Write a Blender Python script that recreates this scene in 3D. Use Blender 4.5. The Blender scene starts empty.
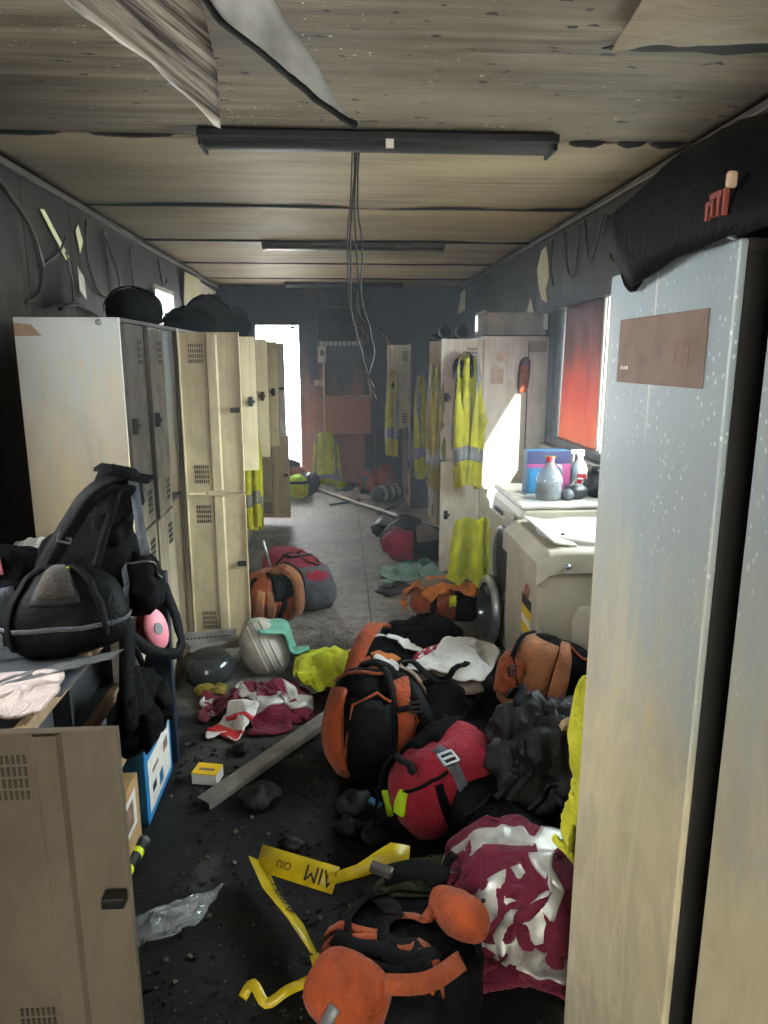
import bpy, bmesh, math, random
import numpy as np
from mathutils import Vector, Matrix, noise as mnoise

S = bpy.context.scene
COL = S.collection
PI = math.pi
R = math.radians

# ------------------------------------------------------------------ camera, sky, sun, exposure
cam_d = bpy.data.cameras.new('camera')
cam_d.sensor_fit = 'VERTICAL'
cam_d.sensor_height = 36.0
cam_d.lens = 36.0 * 710.0 / 1024.0
cam_d.clip_start = 0.02
cam = bpy.data.objects.new('camera', cam_d)
cam.location = (0, 0, 1.55)
cam.rotation_euler = (R(90 - 12.2), 0, R(-3.47))
COL.objects.link(cam)
S.camera = cam

W = bpy.data.worlds.new('overcast_sky')
S.world = W
W.use_nodes = True
bg = W.node_tree.nodes['Background']
bg.inputs[0].default_value = (0.93, 0.965, 1.0, 1)
bg.inputs[1].default_value = 22.0

sun_d = bpy.data.lights.new('sun', 'SUN')
sun_d.energy = 38.0
sun_d.angle = R(0.6)
sun_d.color = (1.0, 0.94, 0.85)
sun = bpy.data.objects.new('sun', sun_d)
sun.rotation_euler = Vector((-0.20, 1.0, -0.35)).to_track_quat('-Z', 'Y').to_euler()
COL.objects.link(sun)

S.view_settings.view_transform = 'Standard'
S.view_settings.look = 'None'
S.view_settings.gamma = 1.0
S.view_settings.exposure = 0.85
S.view_settings.use_curve_mapping = False
S.cycles.max_bounces = 10
S.cycles.diffuse_bounces = 6
S.cycles.transparent_max_bounces = 10
S.cycles.sample_clamp_indirect = 6.0


def portal(name, loc, size, direction):
    d = bpy.data.lights.new(name, 'AREA')
    d.shape = 'RECTANGLE'
    d.size, d.size_y = size
    d.cycles.is_portal = True
    o = bpy.data.objects.new(name, d)
    o.location = loc
    o.rotation_euler = Vector(direction).to_track_quat('-Z', 'Y').to_euler()
    COL.objects.link(o)


portal('far_door_daylight', (-0.75, 9.0, 0.98), (0.54, 1.96), (0, -1, 0))
portal('entry_daylight', (-0.15, -1.25, 1.05), (1.0, 2.1), (0, 1, 0))
portal('left_window_daylight', (-1.52, 1.6, 1.6), (0.7, 0.7), (1, 0, 0))
portal('small_window_daylight', (-1.52, 6.22, 1.96), (0.7, 0.32), (1, 0, 0))
portal('right_window_daylight', (1.56, 3.5, 1.46), (2.6, 0.95), (-1, 0, 0))

# ------------------------------------------------------------------ materials


def c(h):
    h = h.lstrip('#')
    out = []
    for i in (0, 2, 4):
        x = int(h[i:i + 2], 16) / 255.0
        out.append(x / 12.92 if x <= 0.04045 else ((x + 0.055) / 1.055) ** 2.4)
    return (out[0], out[1], out[2], 1.0)


class NT:
    def __init__(s, name):
        s.m = bpy.data.materials.new(name)
        s.m.use_nodes = True
        s.t = s.m.node_tree
        s.b = s.t.nodes['Principled BSDF']
        s.out = s.t.nodes['Material Output']
        s.co = s.t.nodes.new('ShaderNodeTexCoord')

    def n(s, kind, **kw):
        k = s.t.nodes.new('ShaderNode' + kind)
        for a, v in kw.items():
            setattr(k, a, v)
        return k

    def l(s, a, b):
        s.t.links.new(a, b)

    def noise(s, scale, detail=4, stretch=(1, 1, 1), rough=0.55, dist=0.0, src='Object', roty=0.0):
        mp = s.n('Mapping', vector_type='TEXTURE') if False else s.n('Mapping')
        if roty:
            mr = s.n('Mapping')
            mr.inputs['Rotation'].default_value = (0, roty, 0)
            s.l(s.co.outputs[src], mr.inputs[0])
        mp.inputs['Scale'].default_value = stretch
        s.l(mr.outputs[0] if roty else s.co.outputs[src], mp.inputs[0])
        k = s.n('TexNoise')
        k.inputs['Scale'].default_value = scale
        k.inputs['Detail'].default_value = detail
        k.inputs['Roughness'].default_value = rough
        k.inputs['Distortion'].default_value = dist
        s.l(mp.outputs[0], k.inputs['Vector'])
        return k.outputs['Fac']

    def ramp(s, fac, stops):
        k = s.n('ValToRGB')
        el = k.color_ramp.elements
        while len(el) < len(stops):
            el.new(0.5)
        for e, (p, col) in zip(el, stops):
            e.position = p
            e.color = col if not isinstance(col, (int, float)) else (col, col, col, 1)
        s.l(fac, k.inputs[0])
        return k.outputs[0]

    def mix(s, fac, a, b, mode='MIX'):
        k = s.n('MixRGB', blend_type=mode)
        for i, v in ((0, fac), (1, a), (2, b)):
            if isinstance(v, (int, float)):
                k.inputs[i].default_value = v if i == 0 else (v, v, v, 1)
            elif isinstance(v, tuple):
                k.inputs[i].default_value = v
            else:
                s.l(v, k.inputs[i])
        return k.outputs[0]

    def math(s, op, a, b=0.0):
        k = s.n('Math', operation=op)
        for i, v in ((0, a), (1, b)):
            if isinstance(v, (int, float)):
                k.inputs[i].default_value = v
            else:
                s.l(v, k.inputs[i])
        return k.outputs[0]

    def axis(s, ax, src='Object', lo=0.0, hi=1.0):
        k = s.n('SeparateXYZ')
        s.l(s.co.outputs[src], k.inputs[0])
        r = s.n('MapRange')
        r.inputs['From Min'].default_value = lo
        r.inputs['From Max'].default_value = hi
        s.l(k.outputs[ax], r.inputs['Value'])
        return r.outputs[0]

    def bump(s, h, strength=0.3, dist=0.01):
        k = s.n('Bump')
        k.inputs['Strength'].default_value = strength
        k.inputs['Distance'].default_value = dist
        s.l(h, k.inputs['Height'])
        s.l(k.outputs[0], s.b.inputs['Normal'])

    def set(s, col=None, rough=None, metal=None, spec=None):
        for nm, v in (('Base Color', col), ('Roughness', rough), ('Metallic', metal), ('Specular IOR Level', spec)):
            if v is None:
                continue
            if isinstance(v, (int, float, tuple)):
                s.b.inputs[nm].default_value = v
            else:
                s.l(v, s.b.inputs[nm])
        return s.m


def plain(name, col, rough=0.6, metal=0.0, var=0.25, scale=12, bump=0.0, spec=0.5):
    t = NT(name)
    col = c(col)
    d = tuple(x * (1 - var) for x in col[:3]) + (1,)
    f = t.noise(scale, 5)
    m = t.mix(t.ramp(f, [(0.35, 0), (0.65, 1)]), d, col)
    if bump:
        t.bump(t.noise(scale * 4, 4), bump, 0.004)
    return t.set(m, rough, metal, spec)


def fabric(name, col, soot=0.35, rough=0.9, weave=0.25, sootcol='0c0b0a', crease=0.7):
    t = NT(name)
    col = c(col)
    d = tuple(x * 0.6 for x in col[:3]) + (1,)
    m = t.mix(t.ramp(t.noise(9, 4), [(0.35, 0), (0.7, 1)]), d, col)
    s = t.ramp(t.noise(5.5, 7, rough=0.65), [(0.48, 0), (0.72, 1)])
    m = t.mix(t.math('MULTIPLY', s, soot), m, c(sootcol))
    dust = t.ramp(t.noise(17, 8, rough=0.75, dist=1.5), [(0.52, 0), (0.75, 1)])
    m = t.mix(t.math('MULTIPLY', dust, 0.22), m, tuple(min(1, x * 0.6 + (0.10 if sum(col[:3]) > 0.03 else 0.012)) for x in col[:3]) + (1,))
    # creases: sharp ridges where a distorted noise crosses its middle value
    w1 = t.math('ABSOLUTE', t.math('SUBTRACT', t.noise(13, 3, dist=1.2), 0.5))
    w2 = t.math('ABSOLUTE', t.math('SUBTRACT', t.noise(31, 3, dist=0.8), 0.5))
    cr = t.math('ADD', t.math('MINIMUM', w1, 0.09), t.math('MULTIPLY', t.math('MINIMUM', w2, 0.08), 0.45))
    h = t.math('ADD', t.math('MULTIPLY', cr, crease), t.math('MULTIPLY', t.noise(330, 2), weave * 0.03))
    t.bump(h, 0.7, 0.06)
    dark_ = sum(col[:3]) < 0.03
    t.b.inputs['Sheen Weight'].default_value = 0.0 if dark_ else 0.08
    return t.set(m, rough, 0.0, 0.12 if dark_ else 0.25)


M = {}
M['black_fabric'] = fabric('black_fabric', '0b0b0c', 0.25, crease=0.5)
M['nylon_black'] = fabric('nylon_black', '08090b', 0.2, rough=0.65, crease=0.22, weave=0.1)
M['black_strap'] = fabric('black_strap', '0f0f11', 0.2, rough=0.75, crease=0.3)
M['char'] = plain('char', '0b0a0a', 0.8, 0, 0.6, 30, 0.8)
M['char_gloss'] = plain('char_gloss', '0b0a0a', 0.55, 0, 0.6, 40, 0.9, 0.35)
M['hi_vis'] = fabric('hi_vis_yellow', 'd2d92a', 0.22)
M['hi_vis_lime'] = fabric('hi_vis_lime', 'c6ee1a', 0.1)
M['turnout_yellow'] = fabric('turnout_yellow', 'd3cf36', 0.3)
M['orange'] = fabric('orange_fabric', 'aa4d27', 0.5, crease=0.7)
M['orange_dark'] = fabric('orange_dull', 'a04e2a', 0.6, crease=0.7)
M['orange_light'] = fabric('orange_light', 'df8338', 0.35)
M['brown_fabric'] = fabric('tan_brown_fabric', '9c6544', 0.5, crease=0.6)
M['maroon'] = fabric('maroon_fabric', '6e1a32', 0.3, crease=0.7)
M['red'] = fabric('red_fabric', '9c1f33', 0.35)
M['crimson'] = fabric('crimson_fabric', 'a8203f', 0.3)
M['teal'] = fabric('teal_fabric', '6fb09a', 0.2)
M['sage'] = fabric('sage_fabric', '8fb3a6', 0.2)
M['far_teal'] = fabric('petrol_fabric', '2f5560', 0.3)
M['olive'] = fabric('olive_fabric', '4c4a2c', 0.5)
M['mustard'] = fabric('mustard_fabric', '8a7a26', 0.4)
M['dark_green'] = fabric('dark_green_fabric', '262d2a', 0.3)
M['taupe'] = fabric('taupe_fabric', '857567', 0.55)
M['taupe_dark'] = fabric('dark_taupe_fabric', '3a342e', 0.4)
M['grey_fabric'] = fabric('grey_fabric', '5c6068', 0.35)
M['white_cotton'] = fabric('white_cotton', 'f0eeea', 0.03, crease=0.6)
M['pale_cloth'] = fabric('pale_cloth', 'd6c7bf', 0.25)
M['pink_cloth'] = fabric('pink_cloth', 'cdbab2', 0.25)
M['print_red'] = plain('print_red', 'b0183e', 0.8)
M['black_ink'] = plain('black_ink', '101010', 0.7, var=0.05)
t = NT('reflective_tape')
t.bump(t.noise(300, 2), 0.15, 0.002)
M['reflect'] = t.set(t.mix(t.ramp(t.noise(14, 6), [(0.45, 0), (0.75, 1)]), c('b3b2aa'), c('5f5d57')), 0.4, 0.25)
M['reflect_dull'] = plain('reflective_dull', '86878a', 0.45, 0.25, 0.4, 14)
M['white_plastic'] = plain('white_plastic', 'd8d6cf', 0.35, 0, 0.12, 6)
M['washer'] = plain('sooty_white_enamel', 'b9b19d', 0.4, 0, 0.3, 4)
M['off_white'] = plain('off_white_shell', 'bdb8ae', 0.4, 0, 0.4, 7)
M['black_plastic'] = plain('black_plastic', '151618', 0.4, 0, 0.3, 20)
M['grey_plastic'] = plain('grey_plastic', '4b4e52', 0.45, 0, 0.3, 10)
M['steel'] = plain('dull_steel', 'a9abad', 0.35, 0.8, 0.3, 18)
M['steel_dark'] = plain('sooty_steel', '5a5752', 0.45, 0.6, 0.5, 12)
M['alu_channel'] = plain('sooty_aluminium', '8b8780', 0.5, 0.35, 0.45, 10)
M['pink_plastic'] = plain('pink_plastic', 'e0808f', 0.5, 0, 0.12, 9)
M['dark_red'] = plain('dark_red_plastic', '4a1418', 0.5)
M['wood_edge'] = plain('raw_wood', 'a98b6a', 0.7, 0, 0.35, 22, 0.2)
M['ply'] = plain('plywood', 'b08c5c', 0.7, 0, 0.3, 18)
M['rack_dark'] = plain('grey_laminate', '43464a', 0.5, 0, 0.25, 5)
M['navy'] = plain('navy_laminate', '1b2638', 0.45, 0, 0.3, 6)
M['blue_card'] = plain('blue_card', '2277ad', 0.45, 0, 0.15, 6)
M['blue_deep'] = plain('deep_blue_card', '202452', 0.45, 0, 0.15, 6)
M['blue_mid'] = plain('sky_blue_card', '2f6d94', 0.45, 0, 0.2, 10)
M['magenta'] = plain('magenta_card', '94336c', 0.45, 0, 0.15, 6)
M['paper'] = plain('paper', 'd9d2c8', 0.7, 0, 0.2, 30)
M['print_brown'] = plain('print_brown', '8a6a5a', 0.7, 0, 0.5, 40)
M['yellow_card'] = plain('yellow_card', 'e0b81c', 0.5, 0, 0.1, 20)
M['card'] = plain('cardboard', '98765c', 0.8, 0, 0.3, 7)
M['soot_card'] = plain('sooty_box_card', '7c6c60', 0.75, 0, 0.5, 6)
M['lime_plastic'] = plain('lime_plastic', 'd0e020', 0.4, 0, 0.1, 10)
M['red_plastic'] = plain('red_plastic', 'b8242a', 0.4, 0, 0.2, 10)
M['sticker_tan'] = plain('tan_sticker', 'b2937c', 0.6, 0, 0.25, 15)
M['sticker_dark'] = plain('faded_sticker', '7d6557', 0.6, 0, 0.3, 15)
M['visor'] = plain('smoky_visor', '3a3d40', 0.15, 0.2, 0.3, 8)
M['fixture'] = plain('sooty_fixture', '16181b', 0.55, 0.0, 0.45, 12, 0.3)
M['strip'] = plain('charred_strip', '4f483f', 0.45, 0.1, 0.5, 30)
M['wire'] = plain('charred_wire', '2b2824', 0.6, 0.2, 0.4, 60)
M['copper'] = plain('bare_copper', '4a3528', 0.55, 0.4, 0.3, 60)
M['frame_soot'] = plain('sooty_frame', '25231f', 0.55, 0.1, 0.5, 9)
M['frame_pale'] = plain('window_frame', 'c9c2b4', 0.5, 0.1, 0.3, 12)
M['insulation'] = plain('pale_insulation', 'd8cfa6', 0.85, 0, 0.2, 20, 0.4)
M['concrete_out'] = plain('outside_concrete', 'b8b4aa', 0.9, 0, 0.15, 2)

# tape
M['tape'] = plain('yellow_tape', 'd2b81e', 0.35, 0, 0.35, 16)

# painted locker steel: cream below, grey-brown soot film above, runs down the sheet
def locker_paint(name, base, film, z0, z1, drops=False, amount=1.0):
    t = NT(name)
    streak = t.noise(7, 6, (6, 6, 0.35), 0.6)
    blot = t.noise(3.2, 6, (1, 1, 0.8), 0.6, 0.8)
    zz = t.axis('Z', 'Object', z0, z1)
    f = t.math('ADD', zz, t.math('MULTIPLY', t.math('SUBTRACT', t.math('ADD', streak, blot), 1.0), 0.9))
    f = t.ramp(f, [(0.1, 0), (0.95, amount)])
    b = t.mix(t.ramp(t.noise(5, 6, (1, 1, 0.5), 0.65, 1.0), [(0.42, 0), (0.62, 1)]), c(base), tuple(x * 0.78 for x in c(base)[:3]) + (1,))
    m = t.mix(f, b, c(film))
    if drops:
        v = t.n('TexVoronoi')
        mp = t.n('Mapping')
        mp.inputs['Scale'].default_value = (1, 1, 0.7)
        t.l(t.co.outputs['Object'], mp.inputs[0])
        t.l(mp.outputs[0], v.inputs['Vector'])
        v.inputs['Scale'].default_value = 85
        sp = t.ramp(v.outputs['Distance'], [(0.16, 1), (0.24, 0)])
        area = t.ramp(t.noise(7, 3, (1, 1.6, 0.7)), [(0.42, 0), (0.58, 1)])
        area = t.math('MULTIPLY', area, t.axis('Z', 'Object', 0.95, 1.3))
        m = t.mix(t.math('MULTIPLY', t.math('MULTIPLY', sp, area), 0.55), m, c('e2e6e8'))
        run = t.ramp(t.noise(26, 3, (1, 1.2, 0.02)), [(0.66, 0), (0.7, 1)])
        m = t.mix(t.math('MULTIPLY', run, 0.5), m, c('d9d7cc'))
        wipe = t.ramp(t.noise(6.5, 7, (1, 1.6, 0.55), 0.68, 1.6), [(0.50, 0), (0.62, 1)])
        wipe = t.math('MULTIPLY', wipe, t.axis('Z', 'Object', 1.3, 0.5))
        m = t.mix(t.math('MULTIPLY', wipe, 0.5), m, c('d2c7a6'))
    rg = t.ramp(t.noise(9, 4), [(0.3, 0.28), (0.7, 0.5)])
    t.bump(t.noise(3, 2), 0.05, 0.02)
    return t.set(m, rg, 0.0, 0.5)


M['lk_side'] = locker_paint('cream_locker_side', 'dccaa8', 'c3c9ca', 0.8, 1.75)
M['lk_door'] = locker_paint('cream_locker_door', 'd6c6a0', '9c8a70', 0.9, 1.9)
M['lk_soot'] = locker_paint('sooted_locker_door', 'b0a388', '35302c', 0.15, 1.05)
M['lk_right'] = locker_paint('water_run_locker_side', 'bdb293', '929da0', 0.75, 1.4, True)
M['lk_near'] = locker_paint('shaded_locker_door', '6c6252', '54493e', 0.3, 1.2)  # door paint darkened, the near door's dimmer light is in the colour
M['lk_far'] = locker_paint('stained_locker_panel', 'ddd5c2', '9c8474', 1.0, 1.75)
M['lk_inner'] = plain('locker_interior', '2a2825', 0.6, 0, 0.4, 6)
M['slot'] = plain('vent_slot', '3b362c', 0.7)
M['gapdark'] = plain('dark_cavity', '070809', 0.8)

# sooty walls
def sooty_wall(name, base, dark, lo, hi, warm=None):
    t = NT(name)
    zz = t.axis('Z', 'Object', lo, hi)
    n1 = t.noise(2.2, 7, (1, 1, 0.6), 0.62, 0.6)
    n2 = t.noise(9, 6, (2, 2, 0.3))
    f = t.math('ADD', zz, t.math('MULTIPLY', t.math('SUBTRACT', t.math('ADD', n1, n2), 1.0), 1.1))
    m = t.mix(t.ramp(f, [(0.2, 0), (0.8, 1)]), c(base), c(dark))
    if warm:
        m = t.mix(t.math('MULTIPLY', t.ramp(t.noise(3.3, 5), [(0.5, 0), (0.7, 1)]), 0.5), m, c(warm))
    t.bump(t.noise(20, 6), 0.2, 0.01)
    return t.set(m, 0.55, 0, 0.4)


M['wall_soot'] = sooty_wall('sooted_wall_lining', '5b5148', '2a2724', 0.8, 2.2, '4b4038')
M['wall_far'] = sooty_wall('scorched_far_wall', 'a0664a', '1f2228', 0.8, 1.6, '74483a')
M['wall_far_dark'] = sooty_wall('blackened_far_wall', '3a2c26', '141517', 0.3, 1.3)
M['trim_soot'] = plain('sooty_trim', '5e564c', 0.5, 0.1, 0.55, 6)

# ceiling ply: grain along X, soot spots
def ceiling_mat(name, a, b, dark, spots):
    t = NT(name)
    grain = t.noise(16, 6, (0.22, 3.4, 1), 0.65, 0.35)
    fine = t.noise(60, 4, (0.1, 3, 1))
    m = t.mix(t.ramp(grain, [(0.25, 0), (0.8, 1)]), c(a), c(b))
    m = t.mix(t.math('MULTIPLY', t.ramp(fine, [(0.45, 0), (0.7, 1)]), 0.22), m, c(dark))
    big = t.ramp(t.noise(1.3, 5, (0.5, 1.6, 1), 0.6), [(0.42, 0), (0.7, 1)])
    m = t.mix(t.math('MULTIPLY', big, 0.85), m, c(dark))
    band_ = t.ramp(t.noise(5, 7, (0.12, 3.2, 1), 0.7, 0.6), [(0.45, 0), (0.66, 1)])
    m = t.mix(t.math('MULTIPLY', t.math('MULTIPLY', band_, t.ramp(t.noise(1.1, 3), [(0.4, 0.15), (0.6, 1)])), 0.8 if spots else 0.45), m, tuple(min(1, x * 1.35) for x in c(b)[:3]) + (1,))
    drk = t.ramp(t.noise(7, 7, (0.2, 2.4, 1), 0.7, 0.8), [(0.55, 0), (0.72, 1)])
    m = t.mix(t.math('MULTIPLY', drk, 0.28), m, c(dark))
    side = t.axis('X', 'Object', -0.35, -1.5)
    m = t.mix(t.math('MULTIPLY', t.math('MULTIPLY', side, t.noise(2.2, 5)), 1.1), m, c(dark))
    if spots:
        v = t.noise(15, 3, (0.8, 1.5, 1), 0.5)
        m = t.mix(t.ramp(v, [(0.665, 0), (0.69, 1)]), m, c('0f0e0d'))
        w = t.noise(48, 2, (1, 1.3, 1), 0.5)
        ar = t.ramp(t.noise(2.1, 3), [(0.5, 0), (0.6, 1)])
        m = t.mix(t.math('MULTIPLY', t.ramp(w, [(0.7, 0), (0.73, 1)]), ar), m, c('d8d2c2'))
    t.bump(t.math('ADD', t.math('ADD', grain, fine), t.noise(9, 7, (0.3, 2.6, 1), 0.7, 1.0)), 0.5, 0.012)
    return t.set(m, t.ramp(grain, [(0.3, 0.5), (0.7, 0.75)]), 0, 0.5)


M['ceil_near'] = ceiling_mat('burnt_ply_near', '62574a', '877a68', '2b2722', True)
M['ceil_mid'] = ceiling_mat('burnt_ply_mid', '8d7d64', 'a5957a', '4a4238', False)
M['ceil_far'] = ceiling_mat('smoked_ply_far', 'a08b69', 'b9a581', '65573f', False)
t = NT('torn_ply_sheet')
g1 = t.noise(30, 7, (1, 1, 1), 0.7, 0.2)
mp = t.noise(16, 8, (0.16, 1, 3.4), 0.7, 0.5, roty=-R(37))
t.bump(mp, 0.5, 0.006)
M['torn_ply'] = t.set(t.mix(t.ramp(mp, [(0.4, 0), (0.62, 1)]), c('37332f'), c('b9b3a8')), 0.5)
t = NT('torn_white_sheet')
M['torn_white'] = t.set(t.mix(t.ramp(t.noise(5, 6), [(0.45, 0), (0.75, 1)]), c('c6c8c6'), c('55534e')), 0.6)

# floor: ash-grey vinyl, burnt to black near the camera
t = NT('charred_vinyl_floor')
yy = t.axis('Y', 'Object', 2.3, 4.6)
n1 = t.noise(1.6, 8, (1, 1, 1), 0.62, 0.8)
n2 = t.noise(14, 8, (1, 1, 1), 0.7)
n3 = t.noise(90, 4)
ash = t.mix(t.ramp(n2, [(0.35, 0), (0.65, 1)]), c('625e59'), c('a8a299'))
ash = t.mix(t.math('MULTIPLY', t.ramp(n1, [(0.5, 0), (0.7, 1)]), 0.7), ash, c('2b2a29'))
blk = t.mix(t.ramp(n2, [(0.45, 0), (0.75, 1)]), c('070707'), c('191817'))
patch = t.ramp(t.noise(2.4, 6, (1, 1, 1), 0.6, 0.4), [(0.6, 0), (0.7, 0.35)])
blk = t.mix(patch, blk, c('55524a'))
f = t.math('ADD', yy, t.math('MULTIPLY', t.math('SUBTRACT', n1, 0.5), 1.6))
m = t.mix(t.ramp(f, [(0.15, 0), (0.75, 1)]), blk, ash)
t.bump(t.math('ADD', n2, t.math('MULTIPLY', n3, 0.6)), 0.5, 0.012)
M['floor'] = t.set(m, t.ramp(n2, [(0.3, 0.5), (0.7, 0.85)]), 0, 0.35)
M['subfloor'] = plain('dark_subfloor', '0b0b0b', 0.9)


def glass_pane(name, tint, clear=0.92, gl=0.08):
    t = NT(name)
    tr = t.n('BsdfTransparent')
    tr.inputs[0].default_value = c(tint)
    g = t.n('BsdfGlossy')
    g.inputs['Roughness'].default_value = 0.05
    mx = t.n('MixShader')
    fr = t.n('LayerWeight')
    fr.inputs[0].default_value = 0.25
    t.l(t.math('MULTIPLY', fr.outputs['Fresnel'], gl * 6), mx.inputs[0])
    t.l(tr.outputs[0], mx.inputs[1])
    t.l(g.outputs[0], mx.inputs[2])
    t.l(mx.outputs[0], t.out.inputs['Surface'])
    return t.m


M['glass'] = glass_pane('window_glass', 'e8eeee')
t = NT('clear_plastic')
t.b.inputs['Alpha'].default_value = 0.55
M['clear_pet'] = t.set(c('8f9291'), 0.12, 0, 0.6)
t = NT('crinkled_film')
t.b.inputs['Alpha'].default_value = 0.38
M['clear_film'] = t.set(c('b4b8bb'), 0.12, 0, 0.9)
# scorched translucent blind: backlit sun glow painted in as orange towards the bottom
t = NT('scorched_blind')
zz = t.axis('Z', 'Object', 0.05, 0.92)
f = t.math('ADD', zz, t.math('MULTIPLY', t.math('SUBTRACT', t.noise(4, 5, (1, 2, 0.6)), 0.5), 0.6))
colr = t.ramp(f, [(0.05, c('c0562c')), (0.35, c('a8361c')), (0.65, c('54281e')), (0.95, c('35231e'))])
df = t.n('BsdfDiffuse')
tl = t.n('BsdfTranslucent')
t.l(colr, df.inputs[0])
t.l(colr, tl.inputs[0])
mx = t.n('MixShader')
mx.inputs[0].default_value = 0.07
t.l(df.outputs[0], mx.inputs[1])
t.l(tl.outputs[0], mx.inputs[2])
t.l(mx.outputs[0], t.out.inputs['Surface'])
M['blind'] = t.m
M['led_red'] = plain('red_badge', '7c3024', 0.5, 0, 0.2, 30)

# ------------------------------------------------------------------ mesh helpers


class MB:
    def __init__(s):
        s.v, s.f, s.m = [], [], []

    def add(s, vs, fs, mi=0):
        o = len(s.v)
        s.v += [tuple(map(float, p)) for p in vs]
        s.f += [tuple(i + o for i in f) for f in fs]
        s.m += [mi] * len(fs)
        return s

    def box(s, lo, hi, mi=0):
        (a, b, d), (e, f, g) = lo, hi
        vs = [(a, b, d), (e, b, d), (e, f, d), (a, f, d), (a, b, g), (e, b, g), (e, f, g), (a, f, g)]
        return s.add(vs, [(0, 3, 2, 1), (4, 5, 6, 7), (0, 1, 5, 4), (1, 2, 6, 5), (2, 3, 7, 6), (3, 0, 4, 7)], mi)

    def obox(s, cen, half, mat3, mi=0):
        vs = []
        for z in (-1, 1):
            for x, y in ((-1, -1), (1, -1), (1, 1), (-1, 1)):
                vs.append(Vector(cen) + mat3 @ Vector((x * half[0], y * half[1], z * half[2])))
        return s.add(vs, [(0, 3, 2, 1), (4, 5, 6, 7), (0, 1, 5, 4), (1, 2, 6, 5), (2, 3, 7, 6), (3, 0, 4, 7)], mi)

    def grid(s, P, mi=0, closed_u=False):
        nu, nv = len(P), len(P[0])
        vs = [p for row in P for p in row]
        fs = []
        for i in range(nu if closed_u else nu - 1):
            for j in range(nv - 1):
                a = i * nv + j
                b = ((i + 1) % nu) * nv + j
                fs.append((a, b, b + 1, a + 1))
        return s.add(vs, fs, mi)

    def tube(s, pts, r, n=7, mi=0, cap=True):
        pts = [Vector(p) for p in pts]
        rs = r if isinstance(r, (list, tuple)) else [r] * len(pts)
        rings = []
        up = Vector((0.13, 0.21, 0.97))
        for i, p in enumerate(pts):
            d = (pts[min(i + 1, len(pts) - 1)] - pts[max(i - 1, 0)]).normalized()
            a = d.cross(up)
            if a.length < 1e-3:
                a = d.cross(Vector((1, 0, 0)))
            a.normalize()
            b = d.cross(a)
            up = b if False else up
            rings.append([p + (a * math.cos(2 * PI * k / n) + b * math.sin(2 * PI * k / n)) * rs[i] for k in range(n)])
        vs = [q for ring in rings for q in ring]
        fs = []
        for i in range(len(rings) - 1):
            for k in range(n):
                k2 = (k + 1) % n
                fs.append((i * n + k, i * n + k2, (i + 1) * n + k2, (i + 1) * n + k))
        if cap:
            fs.append(tuple(range(n - 1, -1, -1)))
            fs.append(tuple((len(rings) - 1) * n + k for k in range(n)))
        return s.add(vs, fs, mi)

    def lathe(s, prof, n=24, mat=Matrix.Identity(4), mi=0, squash=None):
        rings = []
        for k in range(n):
            a = 2 * PI * k / n
            ring = []
            for r, z in prof:
                x, y = r * math.cos(a), r * math.sin(a)
                if squash:
                    x, y = x * squash[0], y * squash[1]
                ring.append(mat @ Vector((x, y, z)))
            rings.append(ring)
        return s.grid(rings, mi, True)

    def prism(s, poly, fn, h0, h1, mi=0):
        """extrude a 2-D polygon; fn(x, y, h) -> world point"""
        n = len(poly)
        vs = [fn(x, y, h0) for x, y in poly] + [fn(x, y, h1) for x, y in poly]
        fs = [tuple(range(n - 1, -1, -1)), tuple(range(n, 2 * n))]
        for i in range(n):
            j = (i + 1) % n
            fs.append((i, j, n + j, n + i))
        return s.add(vs, fs, mi)

    def build(s, name, mats, parent=None, loc=None, smooth=False, bevel=0.0, solid=0.0, sub=0):
        if parent is not None:
            org = Vector(parent.matrix_basis.translation)
            pp = parent.parent
            while pp is not None:
                org = org + Vector(pp.matrix_basis.translation)
                pp = pp.parent
        elif loc is not None:
            org = Vector(loc)
        else:
            org = Vector((0, 0, 0))
        me = bpy.data.meshes.new(name)
        me.from_pydata([(p[0] - org.x, p[1] - org.y, p[2] - org.z) for p in s.v], [], s.f)
        for m in (mats if isinstance(mats, (list, tuple)) else [mats]):
            me.materials.append(m)
        me.polygons.foreach_set('material_index', s.m)
        me.polygons.foreach_set('use_smooth', [smooth] * len(s.f))
        me.update()
        bm = bmesh.new()
        bm.from_mesh(me)
        bmesh.ops.recalc_face_normals(bm, faces=bm.faces)
        bm.to_mesh(me)
        bm.free()
        o = bpy.data.objects.new(name, me)
        COL.objects.link(o)
        if parent is not None:
            o.parent = parent
        else:
            o.location = org
        if sub:
            k = o.modifiers.new('s', 'SUBSURF')
            k.levels = k.render_levels = sub
        if solid:
            k = o.modifiers.new('t', 'SOLIDIFY')
            k.thickness = solid
            k.offset = 0
        if bevel:
            k = o.modifiers.new('b', 'BEVEL')
            k.width = bevel
            k.segments = 2
            k.limit_method = 'ANGLE'
        return o


def tag(o, label, cat, group=None, kind=None):
    o['label'] = label
    o['category'] = cat
    if group:
        o['group'] = group
    if kind:
        o['kind'] = kind
    return o


def thing(name, label, cat, loc, group=None):
    o = bpy.data.objects.new(name, None)
    o.location = loc
    o.empty_display_size = 0.1
    COL.objects.link(o)
    return tag(o, label, cat, group)


def structure(o, label=None):
    o['kind'] = 'structure'
    if label:
        o['label'] = label
    return o


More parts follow.
